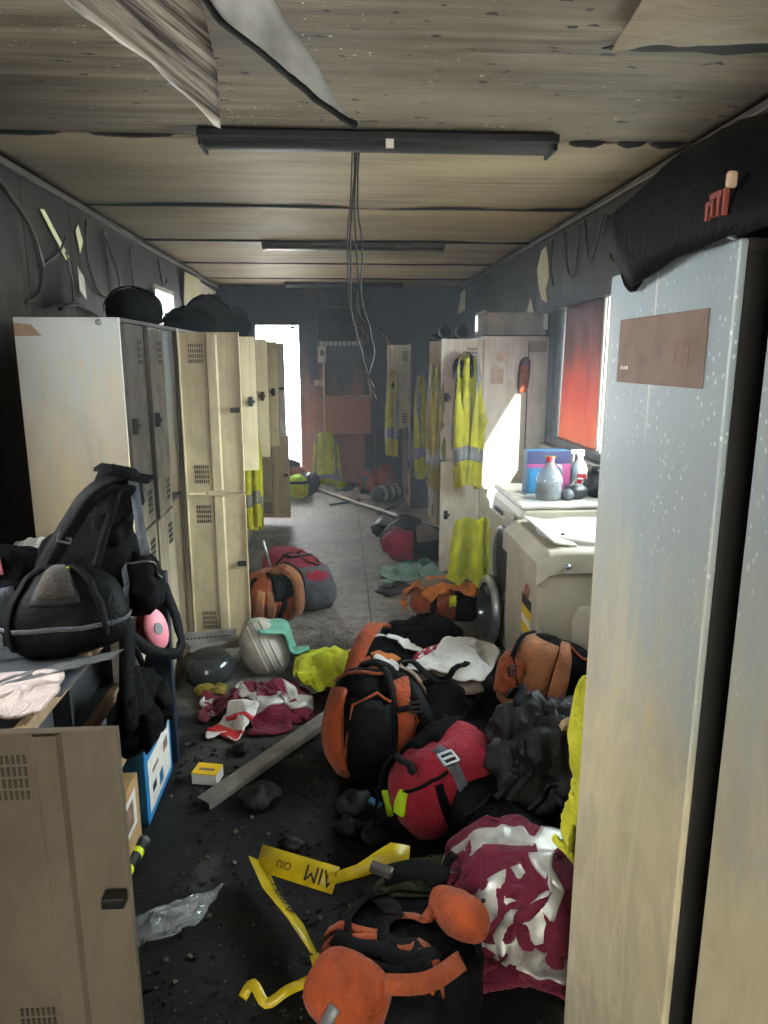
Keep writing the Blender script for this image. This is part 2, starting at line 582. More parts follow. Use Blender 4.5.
def cells_minus(u0, u1, v0, v1, holes):
    us = sorted({u0, u1} | {min(max(h[i], u0), u1) for h in holes for i in (0, 1)})
    vs = sorted({v0, v1} | {min(max(h[i], v0), v1) for h in holes for i in (2, 3)})
    out = []
    for a, b in zip(us, us[1:]):
        for d, e in zip(vs, vs[1:]):
            m, n = (a + b) / 2, (d + e) / 2
            if b - a < 1e-4 or e - d < 1e-4 or any(h[0] < m < h[1] and h[2] < n < h[3] for h in holes):
                continue
            out.append((a, b, d, e))
    return out


def rot(rx=0, ry=0, rz=0):
    return Matrix.Rotation(R(rz), 3, 'Z') @ Matrix.Rotation(R(ry), 3, 'Y') @ Matrix.Rotation(R(rx), 3, 'X')


def nz(x, y, z, s=1.0):
    return mnoise.noise(Vector((x * s, y * s, z * s)))


def text_mesh(name, body, size, origin, xdir, ydir, mat, parent, lift=0.0015):
    cu = bpy.data.curves.new(name, 'FONT')
    cu.body = body
    cu.size = size
    cu.align_x = 'CENTER'
    cu.align_y = 'CENTER'
    cu.extrude = 0.0004
    o = bpy.data.objects.new(name, cu)
    COL.objects.link(o)
    dg = bpy.context.evaluated_depsgraph_get()
    me = bpy.data.meshes.new_from_object(o.evaluated_get(dg))
    bpy.data.objects.remove(o)
    bpy.data.curves.remove(cu)
    x = Vector(xdir).normalized()
    y = (Vector(ydir) - x * Vector(ydir).dot(x)).normalized()
    z = x.cross(y)
    b = MB()
    b.add([Vector(origin) + x * v.co.x + y * v.co.y + z * (v.co.z + lift) for v in me.vertices],
          [tuple(p.vertices) for p in me.polygons])
    bpy.data.meshes.remove(me)
    return b.build(name, mat, parent)

# ------------------------------------------------------------------ room shell
XW, YN, YF, ZC = 1.46, -1.2, 8.95, 2.41

b = MB().box((-6, -8, -0.6), (6, 22, -0.45))
structure(b.build('ground', M['concrete_out']))
b = MB().box((-6, -4.4, -0.45), (2.0, -4.0, 4.2))  # added unseen wall, keeps direct sun out of the entry
structure(b.build('wall_sun_block', M['concrete_out']), 'added sun-blocking wall outside the entry, out of view')

b = MB().box((-1.6, YN - 0.1, -0.12), (1.6, YF + 0.1, -0.012))
floor = structure(b.build('floor', M['subfloor']))
for x0, x1 in ((-XW, 0.165), (0.171, XW)):
    P = []
    for i in range(2):
        P.append([((x0, x1)[i], YN + (YF - YN) * j / 40, 0.0) for j in range(41)])
    MB().grid(P).build('floor_sheet', M['floor'], floor)

# walls: backing + lining panels with recessed joints
def side_wall(name, x, sgn, holes, seams, mat):
    b = MB()
    for a, e, d, g in cells_minus(YN - 0.1, YF + 0.1, -0.1, 2.55, holes):
        xs = sorted((x + sgn * 0.012, x + sgn * 0.1))
        b.box((xs[0], a, d), (xs[1], e, g))
    w = structure(b.build(name, M['gapdark']))
    for a, e in zip(seams, seams[1:]):
        p = MB()
        for u0, u1, v0, v1 in cells_minus(a + 0.003, e - 0.003, 0.0, ZC, holes):
            xs = sorted((x, x + sgn * 0.0125))
            p.box((xs[0], u0, v0), (xs[1], u1, v1))
        if p.v:
            p.build('wall_panel', mat, w)
    return w


WIN_L0 = (1.25, 1.95, 1.25, 1.95)
WIN_L1 = (5.88, 6.56, 1.80, 2.12)
WIN_R1 = (2.20, 4.80, 0.98, 1.93)
WIN_R2 = (7.2, 7.75, 1.80, 2.02)
seams = [YN + 0.02, 0.0, 0.6, 1.2, 1.8, 2.4, 3.0, 3.6, 4.2, 4.8, 5.4, 6.0, 6.6, 7.2, 7.8, 8.4, YF]
wall_left = side_wall('wall_left', -XW, -1, [WIN_L0, WIN_L1], seams, M['wall_soot'])
wall_right = side_wall('wall_right', XW, 1, [WIN_R1, WIN_R2], seams, M['wall_soot'])

DOOR = (-1.03, -0.49, 0.0, 1.95)
b = MB()
for a, e, d, g in cells_minus(-1.56, 1.56, -0.1, 2.55, [DOOR]):
    b.box((a, YF + 0.012, d), (e, YF + 0.1, g))
wall_back = structure(b.build('wall_back', M['gapdark']))
fs = [-XW, -0.30, 0.30, 0.9, XW]
for k, (a, e) in enumerate(zip(fs, fs[1:])):
    for z0, z1 in ((0, 1.10), (1.10, 1.72), (1.72, ZC)) if k else ((0, ZC),):
        p = MB()
        for u0, u1, v0, v1 in cells_minus(a + 0.003, e - 0.003, z0 + 0.003, z1 - 0.003, [DOOR]):
            p.box((u0, YF, v0), (u1, YF + 0.0125, v1))
        p.build('wall_panel', M['wall_far'] if k < 2 else M['wall_far_dark'], wall_back)

b = MB()
for a, e, d, g in cells_minus(-1.56, 1.56, -0.1, 2.55, [(-0.65, 0.35, 0.0, 2.1)]):
    b.box((a, YN - 0.1, d), (e, YN, g))
structure(b.build('wall_near', M['wall_soot']))

# ceiling: backing slab and ply panels that sag a little, joints open
b = MB().box((-1.6, YN - 0.1, 2.47), (1.6, YF + 0.1, 2.58))
ceiling = structure(b.build('ceiling', M['gapdark']))
cj = [YN, -0.74, 0.54, 1.80, 3.07, 4.39, 5.62, 6.90, 8.15, YF]
for k, (a, e) in enumerate(zip(cj, cj[1:])):
    P = []
    g = 0.006
    for i in range(41):
        x = -XW + 2 * XW * i / 40
        row = []
        for j in range(15):
            y = a + g + (e - a - 2 * g) * j / 14
            edge = abs(j / 7 - 1) ** 6
            sag = 0.010 * edge * max(0, nz(x, k * 3.1, 0.3, 2.2)) + 0.006 * nz(x, y, 1.7, 1.8)
            if k in (3, 4) and x > 0.85:
                sag += 0.02 * edge * abs(nz(x, k, 4.4, 5))
            row.append((x, y, ZC - sag))
        P.append(row)
    o = MB().grid(P).build('ceiling_panel', M['ceil_near'] if k < 4 else (M['ceil_mid'] if k == 4 else M['ceil_far']), ceiling, smooth=True, solid=0.006)
# cover strips at the joints, blackened
for n, y in enumerate((4.39, 5.62, 6.90, 8.15)):
    pts = [(-1.45 + 2.9 * i / 30, y, ZC - 0.007 - 0.006 * max(0, nz(i * 0.3, y, 0))) for i in range(31)]
    b = MB()
    P = [[(p[0], p[1] + dy, p[2] + dz) for p in pts] for dy, dz in ((-0.02, 0.006), (-0.018, -0.006), (0.018, -0.006), (0.02, 0.006))]
    b.grid(P, 0, True)
    structure(b.build('trim_%d' % (n + 1), M['fixture'], smooth=True), 'blackened cover strip over a ceiling joint')
# dark charred blisters hanging from the nearest joint
blm = MB()
random.seed(5)
for x0, x1, d in ((0.93, 1.09, 0.03), (1.13, 1.26, 0.025), (1.27, 1.42, 0.028), (-0.98, -0.62, 0.018), (-1.4, -1.05, 0.014)):
    n = 12
    P = []
    for i in range(n + 1):
        x = x0 + (x1 - x0) * i / n
        h = d * math.sin(PI * i / n) ** 0.6 * (0.7 + 0.5 * abs(nz(x, 2, 2, 14)))
        P.append([(x, 3.045, ZC + 0.002), (x, 3.055, ZC - h), (x, 3.09, ZC - h * 0.9), (x, 3.10, ZC + 0.002)])
    blm.grid(P)
blm.build('charred_blister', M['char'], ceiling, smooth=True)
# cornices
for n, x in ((5, -XW), (6, XW)):
    s = 1 if x < 0 else -1
    for k, (a, e) in enumerate(((2.4, 4.8), (4.81, 7.0), (7.01, YF))):
        bb = MB()
        lo, hi = sorted((x, x + s * 0.03))
        bb.box((lo, a, ZC - 0.045), (hi, e, ZC - 0.012))
        o = bb.build('trim_%d' % (n + 2 * k), M['trim_soot'], bevel=0.006)
        structure(o, 'sooty cornice strip along the top of the side wall')

# windows
def wframe(name, wall_x, hole, mat, parent=None, w=0.04, inner=0.02, outer=0.09, mull=()):
    y0, y1, z0, z1 = hole
    s = 1 if wall_x > 0 else -1
    xa, xb = sorted((wall_x - s * inner, wall_x + s * outer))
    root = MB()
    for lo, hi in (((xa, y0, z0), (xb, y0 + w, z1)), ((xa, y1 - w, z0), (xb, y1, z1)),
                   ((xa, y0 + w, z0), (xb, y1 - w, z0 + w)), ((xa, y0 + w, z1 - w), (xb, y1 - w, z1))):
        root.box(lo, hi)
    for y in mull:
        root.box((wall_x + s * 0.0, y - 0.012, z0 + w), (wall_x + s * 0.05, y + 0.012, z1 - w))
    o = structure(root.build(name, mat, loc=(wall_x, y0, z0)))
    return o


w1 = wframe('window_1', -XW, WIN_L1, M['frame_pale'], w=0.035)
MB().box((-XW - 0.05, 5.9, 1.82), (-XW - 0.045, 6.54, 2.1)).build('pane', M['glass'], w1)
wframe('window_2', -XW, WIN_L0, M['frame_soot'])
w3 = wframe('window_3', XW, WIN_R1, M['frame_soot'], w=0.05, inner=0.03)
MB().box((XW + 0.05, 2.22, 1.0), (XW + 0.054, 4.78, 1.92)).build('pane', M['glass'], w3)
for y in (3.935, 3.985):
    MB().box((XW + 0.0, y - 0.012, 1.03), (XW + 0.04, y + 0.012, 1.88)).build('sash_bar', M['frame_pale'], w3, bevel=0.003)
MB().box((XW + 0.0, 3.96, 1.885), (XW + 0.045, 4.75, 1.91)).build('head_rail', M['wood_edge'], w3)
P = [[(XW + 0.02 + 0.006 * math.sin(j * 1.1 + i * .2), 4.0 + 0.74 * j / 16, 1.03 + 0.86 * i / 12) for j in range(17)] for i in range(13)]
MB().grid(P).build('blind', M['blind'], w3, smooth=True)
MB().box((1.37, 2.15, 0.955), (XW + 0.05, 4.83, 0.98)).build('sill', M['trim_soot'], w3, bevel=0.004)
w4 = wframe('window_4', XW, WIN_R2, M['frame_pale'], w=0.03)
MB().box((XW + 0.05, 7.22, 1.81), (XW + 0.054, 7.73, 2.01)).build('pane', M['glass'], w4)

# far doorway (open): frame only, the leaf stands open outside
b = MB()
b.box((-1.06, YF - 0.015, 0), (-1.02, YF + 0.11, 1.98)).box((-0.5, YF - 0.015, 0), (-0.455, YF + 0.11, 1.98)).box((-1.02, YF - 0.015, 1.945), (-0.5, YF + 0.11, 1.98))
door = structure(b.build('door_1', M['wall_far'], bevel=0.004), 'open far doorway with scorched frame and daylight beyond')
MB().box((-0.60, YF - 0.03, 1.9), (-0.54, YF - 0.016, 1.93)).build('closer_bracket', M['steel_dark'], door)
leaf = MB().box((-1.05, YF + 0.12, 0.01), (-1.02, YF + 0.66, 1.93)).build('door_leaf', M['off_white'], door)
MB().tube([(-1.02, YF + 0.6, 1.0), (-0.96, YF + 0.6, 1.0), (-0.96, YF + 0.5, 1.0)], 0.01).build('handle', M['steel'], leaf)

# ------------------------------------------------------------------ lockers
# fronts face +X for side=+1 (left row) or -X for side=-1 (right row)
def vent(bm, P, u, z, n=6, rows=4, dz=0.018, du=0.012):
    for r in range(rows):
        for k in range(n):
            bm(u + k * du, z - r * dz)


def locker_door(parent, side, hinge, width, z0, z1, angle, mat, far_hinge=True, vents='both', handle=True, inside=True):
    """hinge = (x, y); closed door lies along Y; angle opens it towards the aisle"""
    hx, hy = hinge
    a = R(angle)
    base = Vector((0, -1 if far_hinge else 1, 0))
    outw = Vector((side, 0, 0))
    u = base * math.cos(a) + outw * math.sin(a)          # along the door from hinge to free edge
    n = outw * math.cos(a) - base * math.sin(a)          # outer face normal
    def T(uu, nn, z):
        return Vector((hx, hy, 0)) + u * uu + n * nn + Vector((0, 0, z))
    def bx(b, ua, ub, na, nb, za, zb, mi=0):
        vs = [T(p, q, z) for z in (za, zb) for p, q in ((ua, na), (ub, na), (ub, nb), (ua, nb))]
        b.add(vs, [(0, 3, 2, 1), (4, 5, 6, 7), (0, 1, 5, 4), (1, 2, 6, 5), (2, 3, 7, 6), (3, 0, 4, 7)], mi)
    b = MB()
    bx(b, 0.002, width, -0.002, 0, z0, z1)
    for ua, ub in ((0.002, 0.006), (width - 0.004, width)):
        bx(b, ua, ub, -0.018, -0.002, z0, z1)
    for za, zb in ((z0, z0 + 0.004), (z1 - 0.004, z1)):
        bx(b, 0.006, width - 0.004, -0.018, -0.002, za, zb)
    d = b.build('door', mat, parent, bevel=0.0015)
    s = MB()   # pressed stiffener channel on the inner face
    w2 = width * 0.45
    P = []
    for q, dep in ((0, -0.002), (0.006, -0.013), (width * 0.16, -0.013), (width * 0.16 + 0.008, -0.002)):
        P.append([T(w2 + q, dep, z0 + 0.012), T(w2 + q, dep, z1 - 0.012)])
    s.grid(P)
    s.build('stiffener', mat, d)
    v = MB()
    zs = []
    if vents in ('both', 'top'):
        zs.append(z1 - 0.075)
    if vents in ('both', 'bottom'):
        zs.append(z0 + 0.125)
    for zz in zs:
        for r in range(4):
            for k in range(7):
                uu = width * 0.16 + k * width * 0.036
                bx(v, uu, uu + width * 0.018, -0.0045, 0.0025, zz - r * 0.026, zz - r * 0.026 + 0.018)
    if zs:
        v.build('vent', M['slot'], d)['kind'] = 'stuff'
    if handle:
        h = MB()
        zm = (z0 + z1) / 2 + 0.02
        bx(h, width - 0.05, width - 0.025, 0.0, 0.022, zm - 0.03, zm + 0.03)
        bx(h, width - 0.06, width - 0.015, 0.022, 0.03, zm - 0.008, zm + 0.008)
        bx(h, width - 0.055, width - 0.01, -0.035, -0.004, zm - 0.012, zm + 0.012)
        h.build('handle', M['black_plastic'], d, bevel=0.002)
    return d


def carcass(parent, side, xf, xb, y0, y1, z1, bays, mid=0.85, mat_side=None, mat_top=None, z0=0.04):
    xa, xc = sorted((xf, xb))
    for yy, nm in ((y0, 0), (y1 - 0.012, 1)):
        MB().box((xa, yy, 0.0), (xc, yy + 0.012, z1)).build('side_panel', mat_side or M['lk_side'], parent, bevel=0.003)
    MB().box((xa, y0 + 0.012, z1 - 0.014), (xc, y1 - 0.012, z1)).build('top_panel', mat_top or M['lk_soot'], parent)
    lo, hi = sorted((xb, xb + side * 0.006))
    MB().box((lo, y0 + 0.012, z0), (hi, y1 - 0.012, z1 - 0.014)).build('back_panel', M['lk_inner'], parent)
    MB().box((xa, y0 + 0.012, 0.0), (xc - 0.0, y1 - 0.012, z0)).build('plinth', M['lk_soot'], parent)
    f = MB()
    ys = [y0 + (y1 - y0) * k / bays for k in range(bays + 1)]
    fx = sorted((xf, xf - side * 0.02))
    for k, y in enumerate(ys):
        ya, yb = (y + 0.012, y + 0.022) if k == 0 else ((y - 0.022, y - 0.012) if k == bays else (y - 0.009, y + 0.009))
        f.box((fx[0], ya, z0), (fx[1], yb, z1 - 0.014))
    f.build('front_frame', M['lk_soot'], parent)
    for k in range(1, bays):
        lo, hi = sorted((xf - side * 0.02, xb + side * 0.006))
        MB().box((lo, ys[k] - 0.004, z0), (hi, ys[k] + 0.004, z1 - 0.014)).build('divider', M['lk_inner'], parent)
    if mid:
        lo, hi = sorted((xf - side * 0.021, xb + side * 0.006))
        for a, e in zip(ys, ys[1:]):
            MB().box((lo, a + 0.022, mid), (hi, e - 0.022, mid + 0.015)).build('shelf', M['lk_inner'], parent)
    return ys


def bank(label, side, xf, xb, y0, y1, bays, doors, z1=1.70, mid=0.85, mat_side=None, mat_door=None, group=None):
    """doors: list of (bay, tier, angle, far_hinge, material)"""
    t = thing('locker', label, 'locker', ((xf + xb) / 2, (y0 + y1) / 2, 0), group)
    ys = carcass(t, side, xf, xb, y0, y1, z1, bays, mid, mat_side)
    for bay, tier, ang, far, mt in doors:
        a, e = ys[bay] + 0.006, ys[bay + 1] - 0.006
        za, zb = (mid + 0.010, z1 - 0.02) if tier == 1 else (0.05, mid - 0.004)
        locker_door(t, side, (xf + side * 0.003, e if far else a), e - a, za, zb, ang, mt or M['lk_door'], far)
    return t


LXF, LXB = -0.82, -1.205
t = bank('cream steel locker bank with broad soot-streaked side beside the low shelf rack', 1, LXF, LXB, 2.79, 3.75, 3,
     [(0, 1, 2, True, M['lk_soot']), (0, 0, 1, True, M['lk_soot']), (1, 1, 3, True, M['lk_soot']), (1, 0, 1, True, M['lk_soot']),
      (2, 1, 89, True, M['lk_door']), (2, 0, 90, True, M['lk_door'])], mat_side=M['lk_side'])
MB().prism([(-1.203, 1.632), (-1.105, 1.632), (-1.14, 1.672), (-1.203, 1.68)], lambda x, z, h: (x, 2.79 - h, z), 0.0, 0.0012).build('heat_stain_plate', M['sticker_tan'], t)
MB().lathe([(0.0, 0.012), (0.010, 0.012), (0.012, 0.0)], 14, Matrix.Translation((-0.895, 2.79, 1.682)) @ Matrix.Rotation(R(90), 4, 'X')).build('bolt_cap', M['steel'], t, smooth=True)
bank('cream locker bank hidden behind the vented open doors, yellow coat hanging in it', 1, LXF, LXB, 3.77, 4.73, 3,
     [(0, 1, 0, True, None), (0, 0, 0, True, None), (1, 1, 0, True, None), (1, 0, 0, True, None), (2, 1, 75, False, None), (2, 0, 0, True, None)])
bank('cream locker bank with narrow doors ajar, third along the left wall', 1, LXF, LXB, 4.78, 5.74, 3,
     [(0, 1, 0, True, None), (0, 0, 0, True, None), (1, 1, 90, False, None), (1, 0, 0, True, None), (2, 1, 4, True, None), (2, 0, 0, True, None)])
bank('farthest cream locker bank, its upper door swung out across the bright doorway', 1, -0.80, LXB, 5.80, 6.76, 3,
     [(0, 1, 100, False, None), (0, 0, 0, True, None), (1, 1, 92, True, M['lk_far']), (1, 0, 0, True, None), (2, 1, 60, True, None), (2, 0, 84, True, None)])
# near bank whose lower door fills the lower left corner
bank('cream locker with its low door wide open at the lower left', 1, -0.75, LXB, 0.36, 1.31, 3,
     [(0, 1, 0, True, None), (0, 0, 0, True, None), (1, 1, 0, True, None), (1, 0, 0, True, None), (2, 1, 0, True, None), (2, 0, 90, True, M['lk_near'])])

# right row, far
RXF = 0.99
t = bank('stained pale locker bank with sunlit end panel, stickers and an open door', -1, RXF, 1.44, 4.95, 5.9, 3,
         [(0, 1, 102, False, M['lk_far']), (0, 0, 106, False, M['lk_far']), (1, 0, 0, False, None), (2, 0, 0, True, None), (2, 1, 70, False, None)],
         mat_side=M['lk_far'])
def sticker(poly, y, mat, parent, cx, cz, name='sticker'):
    MB().prism(poly, lambda a, d, h: (cx + a, y - h, cz + d), 0.0, 0.0015).build(name, mat, parent)
hexa = [(0.058 * math.cos(k * PI / 3), 0.045 * math.sin(k * PI / 3)) for k in range(6)]
sq = lambda w, h: [(-w, -h), (w, -h), (w, h), (-w, h)]
sticker(hexa, 4.95, M['sticker_tan'], t, 1.12, 1.565)
sticker(sq(0.045, 0.05), 4.95, M['sticker_tan'], t, 1.085, 1.43)
sticker(sq(0.065, 0.038), 4.95, M['sticker_dark'], t, 1.36, 1.63)
MB().box((1.295, 4.945, 0.86), (1.303, 4.95, 1.66)).build('seam', M['lk_soot'], t)
MB().box((1.335, 4.935, 0.78), (1.415, 4.95, 1.22)).build('cover_strip', M['lk_far'], t, bevel=0.005)
bank('locker bank deep in shadow past the hanging yellow coat', -1, RXF - 0.12, 1.44, 6.05, 7.0, 3,
     [(1, 0, 0, True, M['lk_soot']), (2, 0, 0, True, M['lk_soot'])])
bank('farthest right-hand locker bank near the dark far corner', -1, 0.72, 1.44, 7.3, 8.25, 3,
     [(0, 1, 128, False, None), (0, 0, 0, True, M['lk_soot']), (1, 1, 0, True, M['lk_soot'])], mat_side=M['lk_inner'])

# two lockers close at the right, standing back to back with their sides to the aisle
def turned_locker(label, y0, y1, x0, x1, front):
    t = thing('locker', label, 'locker', ((x0 + x1) / 2, (y0 + y1) / 2, 0), None)
    z1 = 1.70
    for x in (x0, x1 - 0.012):
        MB().box((x, y0, 0), (x + 0.012, y1, z1)).build('side_panel', M['lk_right'], t, bevel=0.003)
    MB().box((x0 + 0.012, y0, z1 - 0.014), (x1 - 0.012, y1, z1)).build('top_panel', M['lk_soot'], t)
    yb = y0 if front > 0 else y1 - 0.008
    MB().box((x0 + 0.012, yb, 0.03), (x1 - 0.012, yb + 0.008, z1 - 0.014)).build('back_panel', M['lk_inner'], t)
    MB().box((x0 + 0.012, y0 + 0.01, 0), (x1 - 0.012, y1 - 0.01, 0.03)).build('plinth', M['lk_soot'], t)
    n = 3
    for k in range(n):
        a, e = x0 + 0.014 + (x1 - x0 - 0.028) * k / n, x0 + 0.014 + (x1 - x0 - 0.028) * (k + 1) / n
        if k:
            MB().box((a - 0.004, y0 + 0.01, 0.03), (a + 0.004, y1 - 0.03, z1 - 0.014)).build('divider', M['lk_inner'], t)
        if k == 0 and front > 0:
            continue
        yy = (y1 - 0.02, y1 - 0.002) if front > 0 else (y0 + 0.002, y0 + 0.02)
        d = MB().box((a + 0.004, yy[0], 0.05), (e - 0.004, yy[1], z1 - 0.03)).build('door', M['lk_door'], t, bevel=0.002)
        ys = y1 if front > 0 else y0 - 0.02
        MB().box((e - 0.06, ys - 0.002, 0.9), (e - 0.035, ys + 0.02, 0.98)).build('handle', M['black_plastic'], d)
    return t


t = turned_locker('tall locker with water-run side and a faded brown plate at eye level', 0.925, 1.365, 0.51, 1.36, 1)
plate = MB().box((0.507, 0.985, 1.508), (0.5098, 1.30, 1.618)).build('name_plate', M['sticker_dark'], t, bevel=0.001)
MB().box((0.5062, 1.03, 1.538), (0.5068, 1.075, 1.575)).build('emblem_box', M['print_brown'], plate)
MB().box((0.5058, 1.04, 1.548), (0.5061, 1.065, 1.565)).build('emblem', M['sticker_dark'], plate)
for k in range(3):
    MB().box((0.5062, 1.25 + k * 0.012, 1.531), (0.5068, 1.257 + k * 0.012, 1.537)).build('rivet_mark', M['paper'], plate)
turned_locker('nearest locker at the right edge, beyond the dark gap from the plated one', 0.40, 0.845, 0.51, 1.36, -1)

# ------------------------------------------------------------------ ceiling fittings
def fitting(label, x0, x1, y, w, mat, end=True):
    t = thing('light_fitting', label, 'light', ((x0 + x1) / 2, y, ZC))
    MB().box((x0, y - w / 2, ZC - 0.045), (x1, y + w / 2, ZC - 0.012)).build('body', mat, t, bevel=0.006)
    b = MB()
    P = []
    for i in range(2):
        x = (x0 + 0.015, x1 - 0.015)[i]
        P.append([(x, y + w * 0.42 * math.cos(a), ZC - 0.043 - 0.022 * math.sin(a)) for a in [PI * k / 10 for k in range(11)]])
    b.grid(P)
    b.build('diffuser', mat, t, smooth=True)
    for x in (x0 + 0.005, x1 - 0.02):
        MB().box((x, y - w * 0.46, ZC - 0.07), (x + 0.015, y + w * 0.46, ZC - 0.04)).build('end_cap', mat, t, bevel=0.003)
    return t


t = fitting('nearest long blackened batten light across the ceiling', -0.53, 0.86, 3.02, 0.16, M['fixture'])
MB().box((0.185, 2.925, ZC - 0.075), (0.215, 2.94, ZC - 0.045)).build('lamp_clip', M['paper'], t)
fitting('middle batten light, grey with soot, behind the hanging wires', -0.57, 0.80, 5.66, 0.14, M['steel_dark'])
fitting('farthest batten light close to the far wall', -0.62, 0.74, 8.55, 0.14, M['fixture'])

def cable(pts, sub=8, wob=0.008, seed=0):
    pts = [Vector(p) for p in pts]
    out = []
    for i in range(len(pts) - 1):
        p0, p1, p2, p3 = pts[max(i - 1, 0)], pts[i], pts[i + 1], pts[min(i + 2, len(pts) - 1)]
        for k in range(sub):
            u = k / sub
            q = 0.5 * ((2 * p1) + (p2 - p0) * u + (2 * p0 - 5 * p1 + 4 * p2 - p3) * u * u + (3 * p1 - p0 - 3 * p2 + p3) * u ** 3)
            out.append(q + Vector((nz(i + u, seed, 1, 1.7), nz(i + u, seed, 5, 1.7), 0)) * wob)
    out.append(pts[-1])
    return out


Yw = 3.25
hole = MB()
hp_ = [(0.90, 2.06), (1.0, 2.03), (1.09, 1.97), (1.2, 1.99), (1.3, 2.08), (1.22, 2.16), (1.1, 2.19), (1.0, 2.17), (0.86, 2.18), (0.74, 2.17), (0.80, 2.12)]
hole.prism(hp_, lambda x, y, h: (x, y, ZC - 0.012 - h), 0.0, 0.004)
hole.build('gap_shade_patch', M['gapdark'], ceiling)  # flat dark patch under the ply, painted as the shade of a gap
wires = [
    ('longest charred cable hanging from the ceiling, forked tip', [(0.075, Yw, 2.41), (0.062, Yw, 2.2), (0.05, Yw, 1.95), (0.055, Yw, 1.75), (0.09, Yw, 1.60), (0.115, Yw + .01, 1.50), (0.13, Yw, 1.43)], 0.0045),
    ('charred cable with a wide loop right of the longest', [(0.09, Yw + .01, 2.41), (0.085, Yw, 2.2), (0.105, Yw + .02, 2.02), (0.10, Yw, 1.85), (0.13, Yw, 1.68), (0.15, Yw, 1.58), (0.12, Yw, 1.48)], 0.004),
    ('thin cable ending in a sideways stripped tip', [(0.083, Yw - .01, 2.41), (0.07, Yw + .01, 2.1), (0.085, Yw + .01, 1.9), (0.08, Yw, 1.76), (0.13, Yw, 1.685), (0.165, Yw, 1.672), (0.205, Yw, 1.645)], 0.004),
    ('shortest thin cable hanging in a narrow loop', [(0.068, Yw, 2.41), (0.045, Yw - .01, 2.15), (0.04, Yw, 1.85), (0.062, Yw, 1.70), (0.10, Yw + .01, 1.69)], 0.003),
]
for k, (lab, pts, r) in enumerate(wires):
    p = cable(pts, seed=k)
    t = thing('hanging_cable', lab, 'cable', pts[0], 'cables hanging from the ceiling')
    MB().tube(p, r).build('sheath', M['wire'], t, smooth=True)
    e = p[-1]
    tip = MB()
    for dx in (-0.008, 0.006):
        tip.tube([e, e + Vector((dx + 0.012, 0, -0.03)), e + Vector((dx * 2 + 0.02, 0.004, -0.06))], 0.0028)
    tip.build('bare_conductor', M['copper'], t, smooth=True)

# torn ceiling sheets hanging into view
def sheet(name, label, poly_bot, mat, thick, warp, seed):
    """bilinear-ish patch from a quad strip: list of (left, right) point pairs"""
    n = 8
    P = []
    for i in range(len(poly_bot) - 1):
        for k in range(6 if i < len(poly_bot) - 2 else 7):
            u = k / 6
            a = Vector(poly_bot[i][0]).lerp(Vector(poly_bot[i + 1][0]), u)
            e = Vector(poly_bot[i][1]).lerp(Vector(poly_bot[i + 1][1]), u)
            row = []
            for j in range(n + 1):
                q = a.lerp(e, j / n)
                wz = warp * (nz(q.x, q.y, seed, 7) + 0.5 * nz(q.x, q.y, seed + 3, 18)) * (1.0 if 0 < j < n else 1.4)
                row.append((q.x + wz * 0.3, q.y, q.z + wz))
            P.append(row)
    o = MB().grid(P).build(name, mat, loc=poly_bot[0][0], smooth=True, solid=thick)
    return tag(o, label, 'ceiling sheet')


sheet('torn_ceiling_sheet', 'wood-grained sooty ply sheet torn loose, hanging at the upper left',
      [((-0.74, 1.75, 2.405), (-0.33, 1.75, 2.405)), ((-0.60, 1.74, 2.31), (-0.285, 1.74, 2.28)), ((-0.40, 1.73, 2.17), (-0.258, 1.73, 2.16)), ((-0.268, 1.72, 2.05), (-0.255, 1.72, 2.045))],
      M['torn_ply'], 0.006, 0.012, 3)
sheet('torn_ceiling_sheet', 'pale pointed strip of torn ceiling board next to the grained sheet',
      [((-0.33, 1.9, 2.41), (-0.17, 1.9, 2.405)), ((-0.25, 1.9, 2.32), (-0.11, 1.92, 2.33)), ((-0.10, 1.9, 2.21), (-0.045, 1.93, 2.24)), ((-0.03, 1.92, 2.16), (-0.005, 1.94, 2.17)), ((0.045, 1.95, 2.125), (0.05, 1.95, 2.12))],
      M['torn_white'], 0.005, 0.008, 9)
strip_edge = [(-0.33, 1.9, 2.40), (-0.25, 1.9, 2.315), (-0.10, 1.9, 2.205), (-0.03, 1.92, 2.155), (0.047, 1.95, 2.12)]
o = [q for q in COL.objects if q.name == 'torn_ceiling_sheet.001'][0]
MB().tube(cable(strip_edge, 8, 0.012, 4), [0.007 + 0.004 * abs(nz(k, 1, 2, .6)) for k in range(33)], 6).build('charred_edge', M['char'], o, smooth=True)
sheet('sagging_ceiling_flap', 'sagging burnt flap of ceiling ply at the upper right',
      [((0.72, 1.72, 2.405), (1.30, 1.72, 2.40)), ((0.735, 1.9, 2.385), (1.28, 1.88, 2.36)), ((0.74, 2.0, 2.375), (1.2, 1.96, 2.345)), ((0.745, 2.10, 2.368), (0.93, 2.06, 2.36))],
      M['ceil_mid'], 0.008, 0.016, 5)

# loose charred lining seams on the walls: thin curled strips hanging in loops
random.seed(11)
def wall_loop(wx, pts, r, label):
    s = 1 if wx < 0 else -1
    p = cable([(wx + s * (0.012 + 0.012 * random.random()), y, z) for y, z in pts], 6, 0.004, random.random() * 50)
    o = MB().tube(p, r * 1.35, 6).build('charred_strip', M['strip'], loc=p[0], smooth=True)
    return tag(o, label, 'strip')


